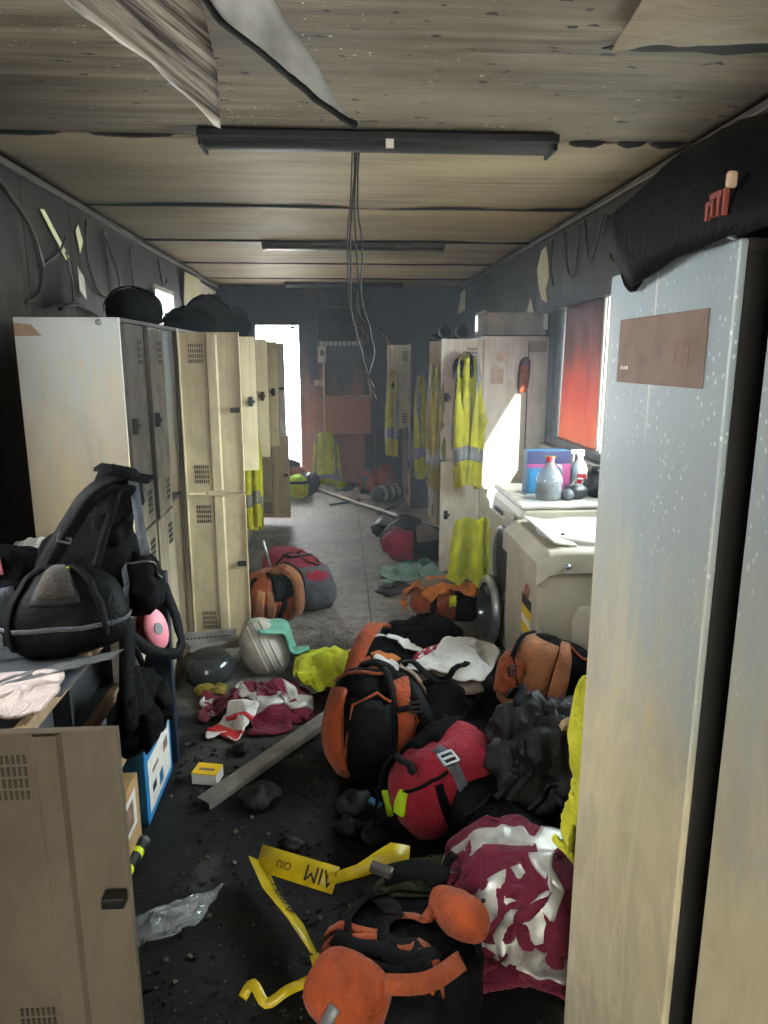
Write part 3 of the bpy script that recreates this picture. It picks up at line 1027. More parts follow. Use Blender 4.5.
XL = -XW
loops = [
    (XL, [(3.35, 2.30), (3.62, 2.17), (3.72, 2.0), (3.66, 1.86), (3.50, 1.80)], 0.007, 'thick charred lining strip curling nearest on the left wall'),
    (XL, [(3.70, 1.98), (3.95, 2.08), (4.08, 2.18)], 0.005, 'short charred strip bent upward on the left wall'),
    (XL, [(4.45, 2.33), (4.40, 2.15), (4.55, 1.95), (4.85, 1.92)], 0.006, 'charred J-shaped strip below the left cornice'),
    (XL, [(4.75, 2.32), (4.95, 2.1), (5.0, 1.85), (5.1, 1.72)], 0.008, 'long dark strip running down the left wall lining'),
    (XL, [(5.3, 2.30), (5.35, 2.05), (5.7, 1.93), (5.95, 2.12)], 0.006, 'hanging loop of charred strip before the small window'),
    (XL, [(6.1, 2.33), (6.2, 2.14), (6.35, 2.2)], 0.006, 'small charred hook strip above the small left window'),
    (XL, [(4.05, 2.10), (4.12, 1.97), (4.1, 1.85)], 0.005, 'short drip of charred strip in mid left wall'),
    (XL, [(3.9, 1.80), (4.15, 1.84), (4.45, 1.80), (4.7, 1.68)], 0.008, 'arched charred strip just above the locker tops'),
    (XW, [(4.7, 2.33), (4.62, 2.1), (4.5, 2.06), (4.45, 2.33)], 0.006, 'U-shaped charred strip over the right window'),
    (XW, [(4.35, 2.34), (4.2, 2.08), (4.05, 2.32)], 0.006, 'V-shaped charred strip over the right window'),
    (XW, [(3.98, 2.3), (3.85, 2.05), (3.7, 2.2)], 0.006, 'last charred strip on the right wall before the black holdall'),
    (XW, [(5.0, 2.33), (4.98, 2.15), (4.93, 2.03)], 0.005, 'straight charred strip beside the pale patch'),
]
for a in loops:
    wall_loop(*a)


def flake(wx, pts, mat, label, curl=0.03, name='peeled_lining'):
    s = 1 if wx < 0 else -1
    cy = sum(p[0] for p in pts) / len(pts)
    cz = sum(p[1] for p in pts) / len(pts)
    b = MB()
    n = len(pts)
    vs = [(wx + s * 0.006, cy, cz)]
    for k, (y, z) in enumerate(pts):
        vs.append((wx + s * (0.008 + curl * abs(nz(y, z, wx, 5))), y, z))
    b.add(vs, [(0, 1 + k, 1 + (k + 1) % n) for k in range(n)])
    o = b.build(name, mat, loc=vs[0], solid=0.004)
    return tag(o, label, 'lining')


flake(XW, [(5.28, 2.30), (5.17, 2.32), (5.10, 2.25), (5.06, 2.10), (5.12, 2.02), (5.08, 1.93), (5.2, 1.96), (5.3, 2.04), (5.33, 2.18)], M['insulation'], 'ragged pale yellow patch of bare lining above the right lockers')
flake(XW, [(8.75, 2.31), (8.45, 2.33), (8.4, 2.1), (8.9, 2.08)], M['insulation'], 'small pale patch at the far end of the right wall')
flake(XW, [(5.62, 1.86), (5.5, 2.0), (5.38, 1.86)], M['insulation'], 'small pale triangle of bare lining behind the box')
flake(XL, [(6.95, 2.33), (7.7, 2.34), (7.85, 2.2), (7.6, 1.98), (7.3, 1.78), (7.0, 1.78), (6.98, 2.05)], M['insulation'], 'torn pale lining panel curling off the left wall', 0.16)
flake(XL, [(7.75, 2.33), (8.6, 2.3), (8.65, 2.0), (8.2, 1.9), (7.7, 1.8)], M['frame_pale'], 'grey-white lining panel at the far end of the left wall', 0.06)
flake(XL, [(3.78, 2.26), (3.84, 2.27), (4.1, 2.08), (4.05, 2.06)], M['insulation'], 'narrow pale strip of split lining nearest on the left wall', 0.02)
flake(XL, [(4.25, 2.24), (4.3, 2.28), (4.36, 2.2), (4.3, 2.13)], M['insulation'], 'small diamond of exposed lining on the left wall', 0.02)
flake(XL, [(4.25, 2.05), (4.32, 2.0), (4.34, 1.88), (4.24, 1.92)], M['frame_pale'], 'small grey flake hanging under the diamond patch', 0.03)

# ------------------------------------------------------------------ far wall fixtures
t = thing('air_conditioner', 'burnt-out black air conditioner casing with metal frame on the far wall', 'air conditioner', (0, 8.9, 1.95))
MB().box((-0.27, 8.78, 1.74), (0.30, 8.949, 2.15)).build('casing', M['gapdark'], t, bevel=0.01)
b = MB()
b.box((-0.28, 8.765, 2.135), (0.31, 8.78, 2.16)).box((-0.28, 8.765, 1.74), (-0.262, 8.78, 2.135)).box((0.19, 8.765, 1.74), (0.215, 8.78, 2.135)).box((-0.28, 8.765, 1.725), (0.31, 8.78, 1.755))
b.build('metal_frame', M['steel_dark'], t)
b = MB()
for k in range(9):
    b.box((-0.24 + k * 0.055, 8.75, 1.70 + 0.02 * nz(k, 1, 1, 3)), (-0.2 + k * 0.055, 8.79, 1.75))
b.build('melted_grille', M['off_white'], t, bevel=0.006)
t = thing('switch_plate', 'sooty switch plate on the far wall under the air conditioner', 'switch', (-0.22, 8.94, 1.6))
MB().box((-0.27, 8.935, 1.50), (-0.17, 8.949, 1.70)).build('plate', M['off_white'], t, bevel=0.004)
MB().box((-0.24, 8.92, 1.585), (-0.20, 8.936, 1.645)).build('burnt_switch', M['char'], t, bevel=0.004)
t = thing('wall_socket', 'small socket on the far wall between door and board', 'socket', (-0.27, 8.94, 1.3))
MB().box((-0.32, 8.935, 1.22), (-0.20, 8.949, 1.29)).build('plate', M['sticker_tan'], t, bevel=0.004)
MB().box((-0.30, 8.92, 1.23), (-0.285, 8.936, 1.28)).build('rocker', M['off_white'], t)
t = thing('partition_board', 'rust-brown upright board leaning out from the far wall', 'board', (0.05, 8.8, 0))
MB().box((-0.19, 8.62, 0.66), (0.36, 8.66, 1.10)).build('board', M['wall_far'], t, bevel=0.004)
MB().box((-0.205, 8.60, 0.0), (-0.185, 8.949, 1.55)).build('edge_post', M['frame_pale'], t)
MB().box((-0.185, 8.61, 1.10), (0.37, 8.67, 1.12)).build('top_edge', M['sticker_tan'], t)
t = thing('desk', 'blackened desk against the dark far wall', 'desk', (0.75, 8.7, 0))
MB().box((0.40, 8.4, 0.70), (1.40, 8.93, 0.735)).build('desk_top', M['wall_far_dark'], t, bevel=0.004)
for x in (0.42, 1.36):
    MB().box((x, 8.45, 0.0), (x + 0.03, 8.9, 0.70)).build('side_panel', M['wall_far_dark'], t)
MB().box((0.45, 8.86, 0.2), (1.36, 8.88, 0.70)).build('modesty_panel', M['wall_far_dark'], t)

# ------------------------------------------------------------------ boot rack at the left
RX0, RX1 = -1.22, -0.68
t = thing('shelf_rack', 'low pigeonhole shelf rack with raw wood edges under the black rucksack', 'shelf', (-0.95, 1.98, 0))
MB().box((RX0, 2.56, 0), (-0.655, 2.60, 0.775)).build('end_panel', M['navy'], t, bevel=0.003)
MB().box((RX0, 1.375, 0), (-0.70, 1.40, 0.775)).build('end_panel', M['rack_dark'], t, bevel=0.003)
MB().box((RX0, 1.40, 0), (RX0 + 0.012, 2.56, 0.775)).build('back_panel', M['rack_dark'], t)
for z in (0.76, 0.53, 0.30):
    d = 0.0 if z > 0.7 else 0.02
    MB().box((RX0 + 0.012, 1.40, z), (RX1 - 0.025 - d, 2.56, z + 0.018)).build('shelf', M['rack_dark'], t)
    MB().box((RX1 - 0.025 - d, 1.40, z - 0.012), (RX1 - d, 2.56, z + 0.022)).build('edge_strip', M['wood_edge'], t, bevel=0.002)
for y in (1.78, 2.17):
    MB().box((RX0 + 0.012, y, 0.318), (RX1 - 0.045, y + 0.014, 0.53)).build('divider', M['rack_dark'], t)
    MB().box((RX0 + 0.012, y, 0.548), (RX1 - 0.045, y + 0.014, 0.748)).build('divider', M['rack_dark'], t)
for k, (y, z) in enumerate(((1.45, 0.549), (1.83, 0.549), (1.45, 0.319), (1.83, 0.319))):
    o = MB()
    o.box((-1.15, y, z), (-0.76, y + 0.31, z + 0.15))
    o = o.build('storage_tub', M['grey_plastic'], loc=(-0.95, y + .15, z), bevel=0.012)
    tag(o, ['grey tub in the upper row of the shelf rack, nearest', 'grey tub in the upper row of the shelf rack, farther', 'grey tub in the lower row of the shelf rack, nearest', 'grey tub in the lower row of the shelf rack, farther'][k], 'tub', 'tubs in the shelf rack')

# blue carton and wooden crate in front of the rack
t = thing('carton', 'blue printed carton standing by the navy end of the rack', 'box', (-0.70, 2.3, 0))
MB().box((-0.74, 2.17, 0), (-0.665, 2.52, 0.285)).build('carton_body', M['blue_card'], t, bevel=0.003)
MB().box((-0.6648, 2.20, 0.03), (-0.6638, 2.49, 0.22)).build('printed_face', M['paper'], t)
for k, (y, z, w, h) in enumerate(((2.24, 0.08, 0.05, 0.03), (2.33, 0.05, 0.05, 0.05), (2.40, 0.14, 0.06, 0.04), (2.25, 0.15, 0.08, 0.015))):
    MB().box((-0.6637, y, z), (-0.6633, y + w, z + h)).build('print', (M['navy'], M['blue_mid'], M['print_brown'], M['sticker_dark'])[k], t)
t = thing('crate', 'small plywood crate with a torn picture, behind the open low door', 'crate', (-0.70, 1.95, 0))
MB().box((-0.74, 1.80, 0), (-0.668, 2.10, 0.25)).build('crate_body', M['ply'], t, bevel=0.003)
MB().box((-0.6678, 1.86, 0.10), (-0.6668, 2.06, 0.22)).build('picture', M['paper'], t)
MB().box((-0.6667, 1.93, 0.12), (-0.6663, 2.03, 0.2)).build('print', M['print_brown'], t)

# ------------------------------------------------------------------ cloth: a small position-based solver over a height map of what already lies there
HX0, HY0, HC = -1.5, 0.6, 0.02
HM = np.zeros((150, 430))


def h_box(x0, x1, y0, y1, z):
    i0, i1 = int((x0 - HX0) / HC), int((x1 - HX0) / HC) + 1
    j0, j1 = int((y0 - HY0) / HC), int((y1 - HY0) / HC) + 1
    i0, j0 = max(i0, 0), max(j0, 0)
    HM[i0:i1, j0:j1] = np.maximum(HM[i0:i1, j0:j1], z)


def h_splat(p):
    i = np.clip(((p[:, 0] - HX0) / HC).astype(int), 1, HM.shape[0] - 2)
    j = np.clip(((p[:, 1] - HY0) / HC).astype(int), 1, HM.shape[1] - 2)
    for a in (0, 1, -1):
        for e in (0, 1, -1):
            if a and e:
                continue
            np.maximum.at(HM, (i + a, j + e), p[:, 2] + 0.004)


def h_at(x, y):
    i = min(max(int((x - HX0) / HC), 0), HM.shape[0] - 1)
    j = min(max(int((y - HY0) / HC), 0), HM.shape[1] - 1)
    return float(HM[i, j])


MOUND_N = np.array([[abs(nz(i * HC, j * HC, 3.3, 9)) + 0.5 * nz(i * HC, j * HC, 7.3, 19) for j in range(430)] for i in range(150)])


class Pattern:
    """garment pattern on a grid: mask(x, y) says cloth or not, zone(x, y) gives the material slot"""
    def __init__(s, w, h, sp, mask=None, zone=None):
        s.nx, s.ny = int(round(w / sp)) + 1, int(round(h / sp)) + 1
        X, Y = np.meshgrid((np.arange(s.nx) - (s.nx - 1) / 2) * sp, (np.arange(s.ny) - (s.ny - 1) / 2) * sp)
        s.sp = sp
        m = np.ones(X.shape, bool) if mask is None else np.vectorize(mask)(X, Y)
        s.ids = -np.ones(X.shape, int)
        s.ids[m] = np.arange(m.sum())
        s.rest = np.stack([X[m], Y[m]], 1)
        s.q, s.z = [], []
        for j in range(s.ny - 1):
            for i in range(s.nx - 1):
                f = (s.ids[j, i], s.ids[j, i + 1], s.ids[j + 1, i + 1], s.ids[j + 1, i])
                if min(f) >= 0:
                    s.q.append(f)
                    s.z.append(zone((X[j, i] + X[j, i + 1]) / 2, (Y[j, i] + Y[j + 1, i]) / 2) if zone else 0)
        s.batches = []
        I = s.ids
        def add(A, B, col, L, k):
            A, B, col = A.ravel(), B.ravel(), np.broadcast_to(col, A.shape).ravel() if A.ndim == 1 else col.ravel()
            ok = (A >= 0) & (B >= 0)
            for q in (0, 1):
                t = ok & (col == q)
                if t.any():
                    s.batches.append((A[t], B[t], L, k))
        jj, ii = np.mgrid[0:s.ny, 0:s.nx]
        add(I[:, :-1], I[:, 1:], ii[:, :-1] % 2, sp, 1.0)
        add(I[:-1], I[1:], jj[:-1] % 2, sp, 1.0)
        add(I[:-1, :-1], I[1:, 1:], jj[:-1, :-1] % 2, sp * 2 ** .5, 0.5)
        add(I[:-1, 1:], I[1:, :-1], jj[:-1, 1:] % 2, sp * 2 ** .5, 0.5)
        add(I[:, :-3], I[:, 3:], (ii[:, :-3] // 3) % 2, sp * 3, 0.045)
        add(I[:-3], I[3:], (jj[:-3] // 3) % 2, sp * 3, 0.045)


def solve(pat, p, steps, bounds=None, mound=None, pins=None, grav=9.8, plane=None, iters=5, ground=True, thick=0.012, fric=0.25):
    g = np.array([0, 0, -grav])
    dt = 1 / 45
    prev = p.copy()
    pinpos = p[pins].copy() if pins is not None else None
    H = HM
    if mound is not None:
        H = HM.copy()
        xs = HX0 + (np.arange(H.shape[0]) + .5) * HC
        ys = HY0 + (np.arange(H.shape[1]) + .5) * HC
        for cx, cy, rx, ry, hh in mound:
            d = ((xs[:, None] - cx) / rx) ** 2 + ((ys[None, :] - cy) / ry) ** 2
            rough_ = MOUND_N * 0.75 + 0.55
            H = np.maximum(H, np.where(d < 1, hh * np.sqrt(np.clip(1 - d, 0, 1)) * rough_, 0) + np.minimum(HM, 0.12) * (d < 1))
    for st in range(steps):
        v = (p - prev) * 0.94
        sp = np.linalg.norm(v, axis=1, keepdims=True)
        v *= np.minimum(1, 0.06 / np.maximum(sp, 1e-9))
        prev = p.copy()
        p = p + v + g * dt * dt
        for it in range(iters):
            for A, B, L, k in pat.batches:
                d = p[B] - p[A]
                l = np.sqrt((d * d).sum(1)) + 1e-9
                if k < 0.2:
                    w = np.where(l < L * 0.72, (l - L * 0.72) / l, np.where(l > L, (l - L) / l, 0.0)) * k
                else:
                    w = (l - L) / l * 0.5 * k
                d *= w[:, None]
                p[A] += d
                p[B] -= d
            if pins is not None:
                p[pins] = pinpos
        if plane is not None:
            ax, val, sg = plane
            bad = (p[:, ax] - val) * sg < 0
            p[bad, ax] = val
        if bounds is not None:
            np.clip(p[:, 0], bounds[0], bounds[1], out=p[:, 0])
            np.clip(p[:, 1], bounds[2], bounds[3], out=p[:, 1])
        if ground:
            i = np.clip(((p[:, 0] - HX0) / HC).astype(int), 0, H.shape[0] - 1)
            j = np.clip(((p[:, 1] - HY0) / HC).astype(int), 0, H.shape[1] - 1)
            h = H[i, j] + thick
            lim = p[:, 2] < h
            up = np.minimum(h - p[:, 2], 0.03)
            p[lim, 2] += up[lim]
            p[lim, :2] = prev[lim, :2] + (p[lim, :2] - prev[lim, :2]) * fric
            prev[lim, 2] = p[lim, 2]
    return p


def cloth_object(name, pat, p, mats, label, cat, parts=None, thick=0.006, group=None, splat=True, tearable=None):
    """mats[0] is the garment; faces of zones 1.. become child parts named in parts"""
    cen = p.mean(0)
    base = np.array([cen[0], cen[1], p[:, 2].min()])
    me = bpy.data.meshes.new('tmp')
    me.from_pydata([tuple(q) for q in (p - base)], [], [tuple(map(int, f)) for f in pat.q])
    me.polygons.foreach_set('material_index', pat.z)
    for _ in range(max(pat.z) + 1):
        me.materials.append(None)
    o = bpy.data.objects.new('tmp', me)
    COL.objects.link(o)
    k = o.modifiers.new('s', 'SUBSURF')
    k.levels = k.render_levels = 1
    dg = bpy.context.evaluated_depsgraph_get()
    fine = bpy.data.meshes.new_from_object(o.evaluated_get(dg))
    bpy.data.objects.remove(o)
    bpy.data.meshes.remove(me)
    V = np.empty(len(fine.vertices) * 3)
    fine.vertices.foreach_get('co', V)
    V = V.reshape(-1, 3)
    faces = [tuple(f.vertices) for f in fine.polygons]
    mi = [f.material_index for f in fine.polygons]
    bpy.data.meshes.remove(fine)
    root = None
    for z in range(max(pat.z) + 1):
        fsel = [f for f, m in zip(faces, mi) if m == z or z == 0]
        if not fsel:
            continue
        used = sorted({i for f in fsel for i in f})
        mp = {i: n for n, i in enumerate(used)}
        m2 = bpy.data.meshes.new(name)
        m2.from_pydata([tuple(V[i]) for i in used], [], [tuple(mp[i] for i in f) for f in fsel])
        m2.materials.append(mats[z])
        m2.polygons.foreach_set('use_smooth', [True] * len(fsel))
        ob = bpy.data.objects.new(name if z == 0 else parts[z - 1], m2)
        COL.objects.link(ob)
        k = ob.modifiers.new('t', 'SOLIDIFY')
        k.thickness = thick if z == 0 else thick + 0.004
        k.offset = 0
        if z == 0:
            ob.location = base
            root = ob
            tag(ob, label, cat, group)
        else:
            ob.parent = root
    if splat:
        h_splat(p)
    return root


def band(v, a, b):
    return a <= v <= b


def jacket_pattern(sp=0.026, stripes=True, cuffs=False, bw=0.29, bl=0.66, sl=0.5):
    def mask(x, y):
        return (abs(x) < bw and abs(y) < bl / 2) or (abs(x) < bw + sl and bl / 2 - 0.24 < y < bl / 2 + 0.01)
    def zone(x, y):
        if stripes:
            if abs(x) < bw and band(y, -0.17, -0.10):
                return 1
            if band(abs(x), bw * 0.45, bw * 0.45 + 0.06) and y > -0.10:
                return 1
            if band(abs(x), bw + sl * 0.5, bw + sl * 0.5 + 0.065):
                return 1
        if cuffs and (abs(x) > bw + sl - 0.05 or y < -bl / 2 + 0.05):
            return 2
        return 0
    return Pattern(2 * (bw + sl), bl, sp, mask, zone)


def trouser_pattern(sp=0.028, L=0.95):
    def mask(x, y):
        return abs(x) < 0.23 and (y > L / 2 - 0.28 or abs(x) > 0.03)
    return Pattern(0.46, L, sp, mask, lambda x, y: 1 if band(y, -L / 2 + 0.15, -L / 2 + 0.22) else 0)


def rect_pattern(w, h, sp=0.025, seed=0, zone=None):
    def mask(x, y):
        return abs(x) < w / 2 * (0.93 + 0.1 * nz(y, seed, 0, 6)) and abs(y) < h / 2 * (0.93 + 0.1 * nz(x, seed, 5, 6))
    return Pattern(w, h, sp, mask, zone)


def drop(pat, cx, cy, rz, squeeze=(0.6, 0.6), z=0.12, amp=0.10, freq=6.0, seed=0, tilt=0.0):
    """crumpled start pose: the flat pattern squeezed sideways with random folds"""
    a = R(rz)
    n = len(pat.rest)
    x, y = pat.rest[:, 0] * squeeze[0], pat.rest[:, 1] * squeeze[1]
    zz = np.array([nz(u, v, seed * 7.7, freq) + 0.5 * nz(u, v, seed * 3.1 + 9, freq * 2.3) for u, v in pat.rest]) * amp
    dx = np.array([nz(u, v, seed * 2.3 + 4, freq) for u, v in pat.rest]) * amp * 0.5
    dy = np.array([nz(u, v, seed * 5.9 + 2, freq) for u, v in pat.rest]) * amp * 0.5
    x, y = x + dx, y + dy
    px = cx + x * math.cos(a) - y * math.sin(a)
    py = cy + x * math.sin(a) + y * math.cos(a)
    return np.stack([px, py, z + zz + amp + tilt * y], 1)


def heap(name, pat, cx, cy, rz, mats, label, cat, parts=('reflective_stripe', 'hem'), squeeze=(0.55, 0.6), hh=0.14, rr=None, seed=0,
         steps=38, bounds=None, amp=0.11, group=None, freq=8.0, z=None, thick=0.006):
    if z is None:
        z = h_at(cx, cy) + hh
    p = drop(pat, cx, cy, rz, squeeze, z, amp, freq, seed)
    mound = [(cx, cy, rr[0], rr[1], hh + 0.0)] if rr else None
    p = solve(pat, p, steps, bounds, mound)
    return cloth_object(name, pat, p, mats, label, cat, parts, thick, group)


def hang(name, pat, pin_fn, place, mats, label, cat, parts=('reflective_stripe', 'hem'), steps=45, plane=None, bounds=None, thick=0.006, ground=False):
    """pat.rest mapped by place(x, y, k) to the start pose; pin_fn picks the points held by the hook"""
    p = np.array([place(x, y, k) for k, (x, y) in enumerate(pat.rest)])
    pins = np.array([k for k, (x, y) in enumerate(pat.rest) if pin_fn(x, y)])
    p = solve(pat, p, steps, bounds, None, pins, plane=plane, ground=ground)
    return cloth_object(name, pat, p, mats, label, cat, parts, thick, splat=False)


# ------------------------------------------------------------------ bags: a soft superellipsoid with panels, pockets, straps on its surface
class Bag:
    def __init__(s, cen, half, euler=(0, 0, 0), p=3.0, amp=0.012, seed=0, freq=9.0, taper=0.0):
        s.c, s.h, s.Rm = Vector(cen), half, rot(*euler)
        s.p, s.amp, s.seed, s.freq, s.taper = p, amp, seed, freq, taper

    def pt(s, u, v, off=0.0):
        d = (math.cos(v) * math.cos(u), math.cos(v) * math.sin(u), math.sin(v))
        r = sum(abs(x / h) ** s.p for x, h in zip(d, s.h)) ** (-1 / s.p)
        q = Vector(d) * r
        if s.taper:
            k = 1 - s.taper * (q.z / s.h[2])
            q.x *= k
            q.y *= k
        w = q * s.freq + Vector((s.seed * 3.3, s.seed, 0))
        n = mnoise.noise(w) + 0.6 * (1 - abs(2 * mnoise.noise(w * 1.7))) - 0.3
        nr = Vector((d[0] / s.h[0], d[1] / s.h[1], d[2] / s.h[2])).normalized()
        q = q + nr * (n * s.amp + off)
        z = s.c + s.Rm @ q
        if z.z < 0.004:
            z.z = 0.004 + 0.1 * off
        return z

    def body(s, name, mat, parent=None, nu=40, nv=26):
        P = [[s.pt(2 * PI * i / nu, -PI / 2 + PI * (j + 0.02) / (nv + 0.04)) for j in range(nv + 1)] for i in range(nu)]
        b = MB().grid(P, 0, True)
        b.add([P[i][nv] for i in range(nu)], [tuple(range(nu))])
        b.add([P[i][0] for i in range(nu)], [tuple(range(nu))])
        pts = np.array([tuple(q) for r in P for q in r])
        h_splat(pts)
        return b.build(name, mat, parent, None if parent else (s.c.x, s.c.y, pts[:, 2].min()), smooth=True)

    def patch(s, name, mat, parent, u0, u1, v0, v1, off=0.008, bulge=0.0, n=12):
        P = []
        for i in range(n + 1):
            row = []
            for j in range(n + 1):
                a, e = i / n, j / n
                ed = min(a, 1 - a, e, 1 - e)
                o = -0.006 if ed < 1e-6 else off + bulge * (math.sin(PI * a) * math.sin(PI * e)) ** 0.6
                aa, ee = (min(max(a, 0.02), 0.98), min(max(e, 0.02), 0.98)) if ed < 1e-6 else (a, e)
                if 0 < ed < 1.5 / n:
                    aa = 0.02 if a < 1.5 / n else (0.98 if a > 1 - 1.5 / n else a)
                    ee = 0.02 if e < 1.5 / n else (0.98 if e > 1 - 1.5 / n else e)
                row.append(s.pt(R(u0 + (u1 - u0) * aa), R(v0 + (v1 - v0) * ee), o))
            P.append(row)
        return MB().grid(P).build(name, mat, parent, smooth=True)

    def strap(s, name, mat, parent, path, width=0.025, off=0.008):
        pts = []
        for (ua, va), (ub, vb) in zip(path, path[1:]):
            for k in range(10):
                f = k / 10
                pts.append((ua + (ub - ua) * f, va + (vb - va) * f))
        pts.append(path[-1])
        q = [s.pt(R(u), R(v), off) for u, v in pts]
        return ribbon(name, q, width, mat, parent, [(s.pt(R(u), R(v), off + 0.02) - s.pt(R(u), R(v), off)) for u, v in pts])

    def piping(s, name, mat, parent, path, r=0.005, off=0.004):
        pts = []
        for (ua, va), (ub, vb) in zip(path, path[1:]):
            for k in range(10):
                f = k / 10
                pts.append(s.pt(R(ua + (ub - ua) * f), R(va + (vb - va) * f), off))
        return MB().tube(pts, r, 6).build(name, mat, parent, smooth=True)


def ribbon(name, pts, width, mat, parent=None, normals=None, thick=0.003, loc=None, twist=None):
    P0, P1 = [], []
    for i, q in enumerate(pts):
        d = (Vector(pts[min(i + 1, len(pts) - 1)]) - Vector(pts[max(i - 1, 0)])).normalized()
        nrm = Vector(normals[i]) if normals else Vector((0, 0, 1))
        sd = d.cross(nrm)
        if sd.length < 1e-4:
            sd = d.cross(Vector((1, 0, 0)))
        sd.normalize()
        if twist:
            sd = Matrix.Rotation(R(twist[i]), 3, d) @ sd
        w = width[i] if isinstance(width, (list, tuple)) else width
        P0.append(Vector(q) - sd * w / 2)
        P1.append(Vector(q) + sd * w / 2)
    return MB().grid([P0, P1]).build(name, mat, parent, loc, smooth=True, solid=thick)


def buckle(parent, pos, mat3, mat, s=0.02):
    b = MB()
    for x in (-1, 1):
        b.obox(Vector(pos) + mat3 @ Vector((x * s, 0, 0)), (s * 0.18, s * 0.9, s * 0.2), mat3)
    for y in (-1, 0, 1):
        b.obox(Vector(pos) + mat3 @ Vector((0, y * s * 0.8, 0)), (s, s * 0.18, s * 0.2), mat3)
    return b.build('buckle', mat, parent, bevel=0.001)


for bx in ((0.51, 1.4, 0.38, 1.38, 1.70), (0.80, 1.42, 2.70, 3.27, 0.80), (0.84, 1.45, 3.3, 3.9, 0.86), (0.97, 1.46, 4.93, 9, 1.7),
           (-1.3, -0.81, 2.77, 9, 1.7), (-1.3, -0.655, 1.36, 2.6, 0.79), (-1.3, -0.78, 0.3, 1.33, 1.7), (-0.80, -0.48, 3.68, 3.77, 0.9)):
    h_box(*bx)

# ------------------------------------------------------------------ washing machines
def rounded_top_profile(y0, y1, z, r=0.04, n=6):
    return None


t = thing('washing_machine', 'front loading washing machine with its round door hanging open', 'washing machine', (1.14, 3.6, 0))
b = MB()
prof = [(0.865, 0.02), (0.845, 0.08), (0.84, 0.5), (0.845, 0.72), (0.86, 0.80), (0.885, 0.835), (1.44, 0.835), (1.44, 0.02)]
b.prism(prof, lambda x, z, h: (x, 3.30 + h, z), 0.0, 0.6)
b.build('body', M['washer'], t, bevel=0.012)
MB().box((0.855, 3.295, 0.838), (1.445, 3.905, 0.862)).build('top_cover', M['off_white'], t, bevel=0.01)
my = Matrix.Translation((0.838, 3.53, 0.50)) @ Matrix.Rotation(R(-90), 4, 'Y')
MB().lathe([(0.20, -0.012), (0.205, 0.0), (0.20, 0.014), (0.17, 0.014), (0.155, 0.0), (0.15, -0.005)], 32, my).build('porthole_ring', M['grey_plastic'], t, smooth=True)
MB().lathe([(0.0, 0.004), (0.15, 0.004)], 32, my).build('porthole', M['gapdark'], t, smooth=True)
MB().box((0.834, 3.34, 0.70), (0.846, 3.50, 0.79)).build('drawer', M['off_white'], t, bevel=0.006)
b = MB()
for k in range(4):
    b.box((0.836, 3.62 + k * 0.05, 0.74), (0.85, 3.64 + k * 0.05, 0.76))
b.build('button_row', M['grey_plastic'], t)['kind'] = 'stuff'
md = Matrix.Translation((0.80, 3.62, 0.215)) @ Matrix.Rotation(R(-87), 4, 'Y') @ Matrix.Rotation(R(3), 4, 'X')
d = MB().lathe([(0.12, -0.03), (0.15, 0.0), (0.19, 0.0), (0.195, 0.012), (0.185, 0.03), (0.15, 0.035)], 32, md).build('door', M['steel'], t, smooth=True)
MB().lathe([(0.0, -0.06), (0.07, -0.055), (0.12, -0.03), (0.15, 0.03)], 32, md).build('door_glass', M['visor'], d, smooth=True)
MB().box((0.78, 3.62, 0.30), (0.842, 3.70, 0.33)).build('hinge', M['steel'], d, bevel=0.004)

t = thing('tumble_dryer', 'pale washing appliance with curved top, moulded side groove and energy labels', 'dryer', (1.1, 2.98, 0))
b = MB()
prof = [(0.81, 0.02), (0.79, 0.3), (0.79, 0.62), (0.80, 0.70), (1.40, 0.70), (1.40, 0.02)]
b.prism(prof, lambda x, z, h: (x, 2.70 + h, z), 0.0, 0.57)
b.build('body', M['washer'], t, bevel=0.018)
b = MB()
P = []
for i in range(13):
    x = 0.775 + 0.63 * i / 12
    P.append([(x, y, 0.80 - 0.05 * max(0, (0.86 - x) / 0.085) ** 2 + zz) for y, zz in ((2.685, -0.095), (2.685, -0.012), (2.70, 0.0), (3.27, 0.0), (3.282, -0.012), (3.282, -0.095))])
b.grid(P)
for e in (0, 12):
    b.add(P[e], [(0, 1, 2, 3, 4, 5)])
b.build('top_moulding', M['washer'], t, bevel=0.006)
rim = Matrix.Translation((1.12, 2.98, 0.80))
MB().lathe([(0.26, -0.002), (0.262, 0.014), (0.245, 0.02), (0.20, 0.012), (0.12, 0.006), (0.0, 0.005)], 40, rim, 0, (1.0, 0.96)).build('lid', M['off_white'], t, smooth=True)
MB().obox((0.905, 2.98, 0.812), (0.05, 0.24, 0.006), rot(0, 10, 0)).build('lid_flap', M['off_white'], t, bevel=0.004)
MB().lathe([(0.0, 0.0), (0.008, 0.0), (0.008, 0.006), (0.0, 0.008)], 12, Matrix.Translation((0.93, 2.86, 0.822))).build('lid_button', M['black_plastic'], t)
MB().lathe([(0.012, 0.0), (0.012, 0.01), (0.0, 0.012)], 14, Matrix.Translation((0.90, 2.684, 0.735)) @ Matrix.Rotation(R(90), 4, 'X')).build('screw_cap', M['steel'], t, smooth=True)
g = MB()
P = []
for i in range(9):
    a = PI * i / 8
    x = 0.99 + 0.055 * math.cos(a)
    P.append([(x, 2.698 - 0.012 * math.sin(a), 0.06), (x, 2.698 - 0.012 * math.sin(a), 0.50 + 0.03 * math.sin(a)), (0.99 + 0.03 * math.cos(a), 2.699, 0.56)])
g.grid(P).build('side_rib', M['washer'], t, smooth=True)
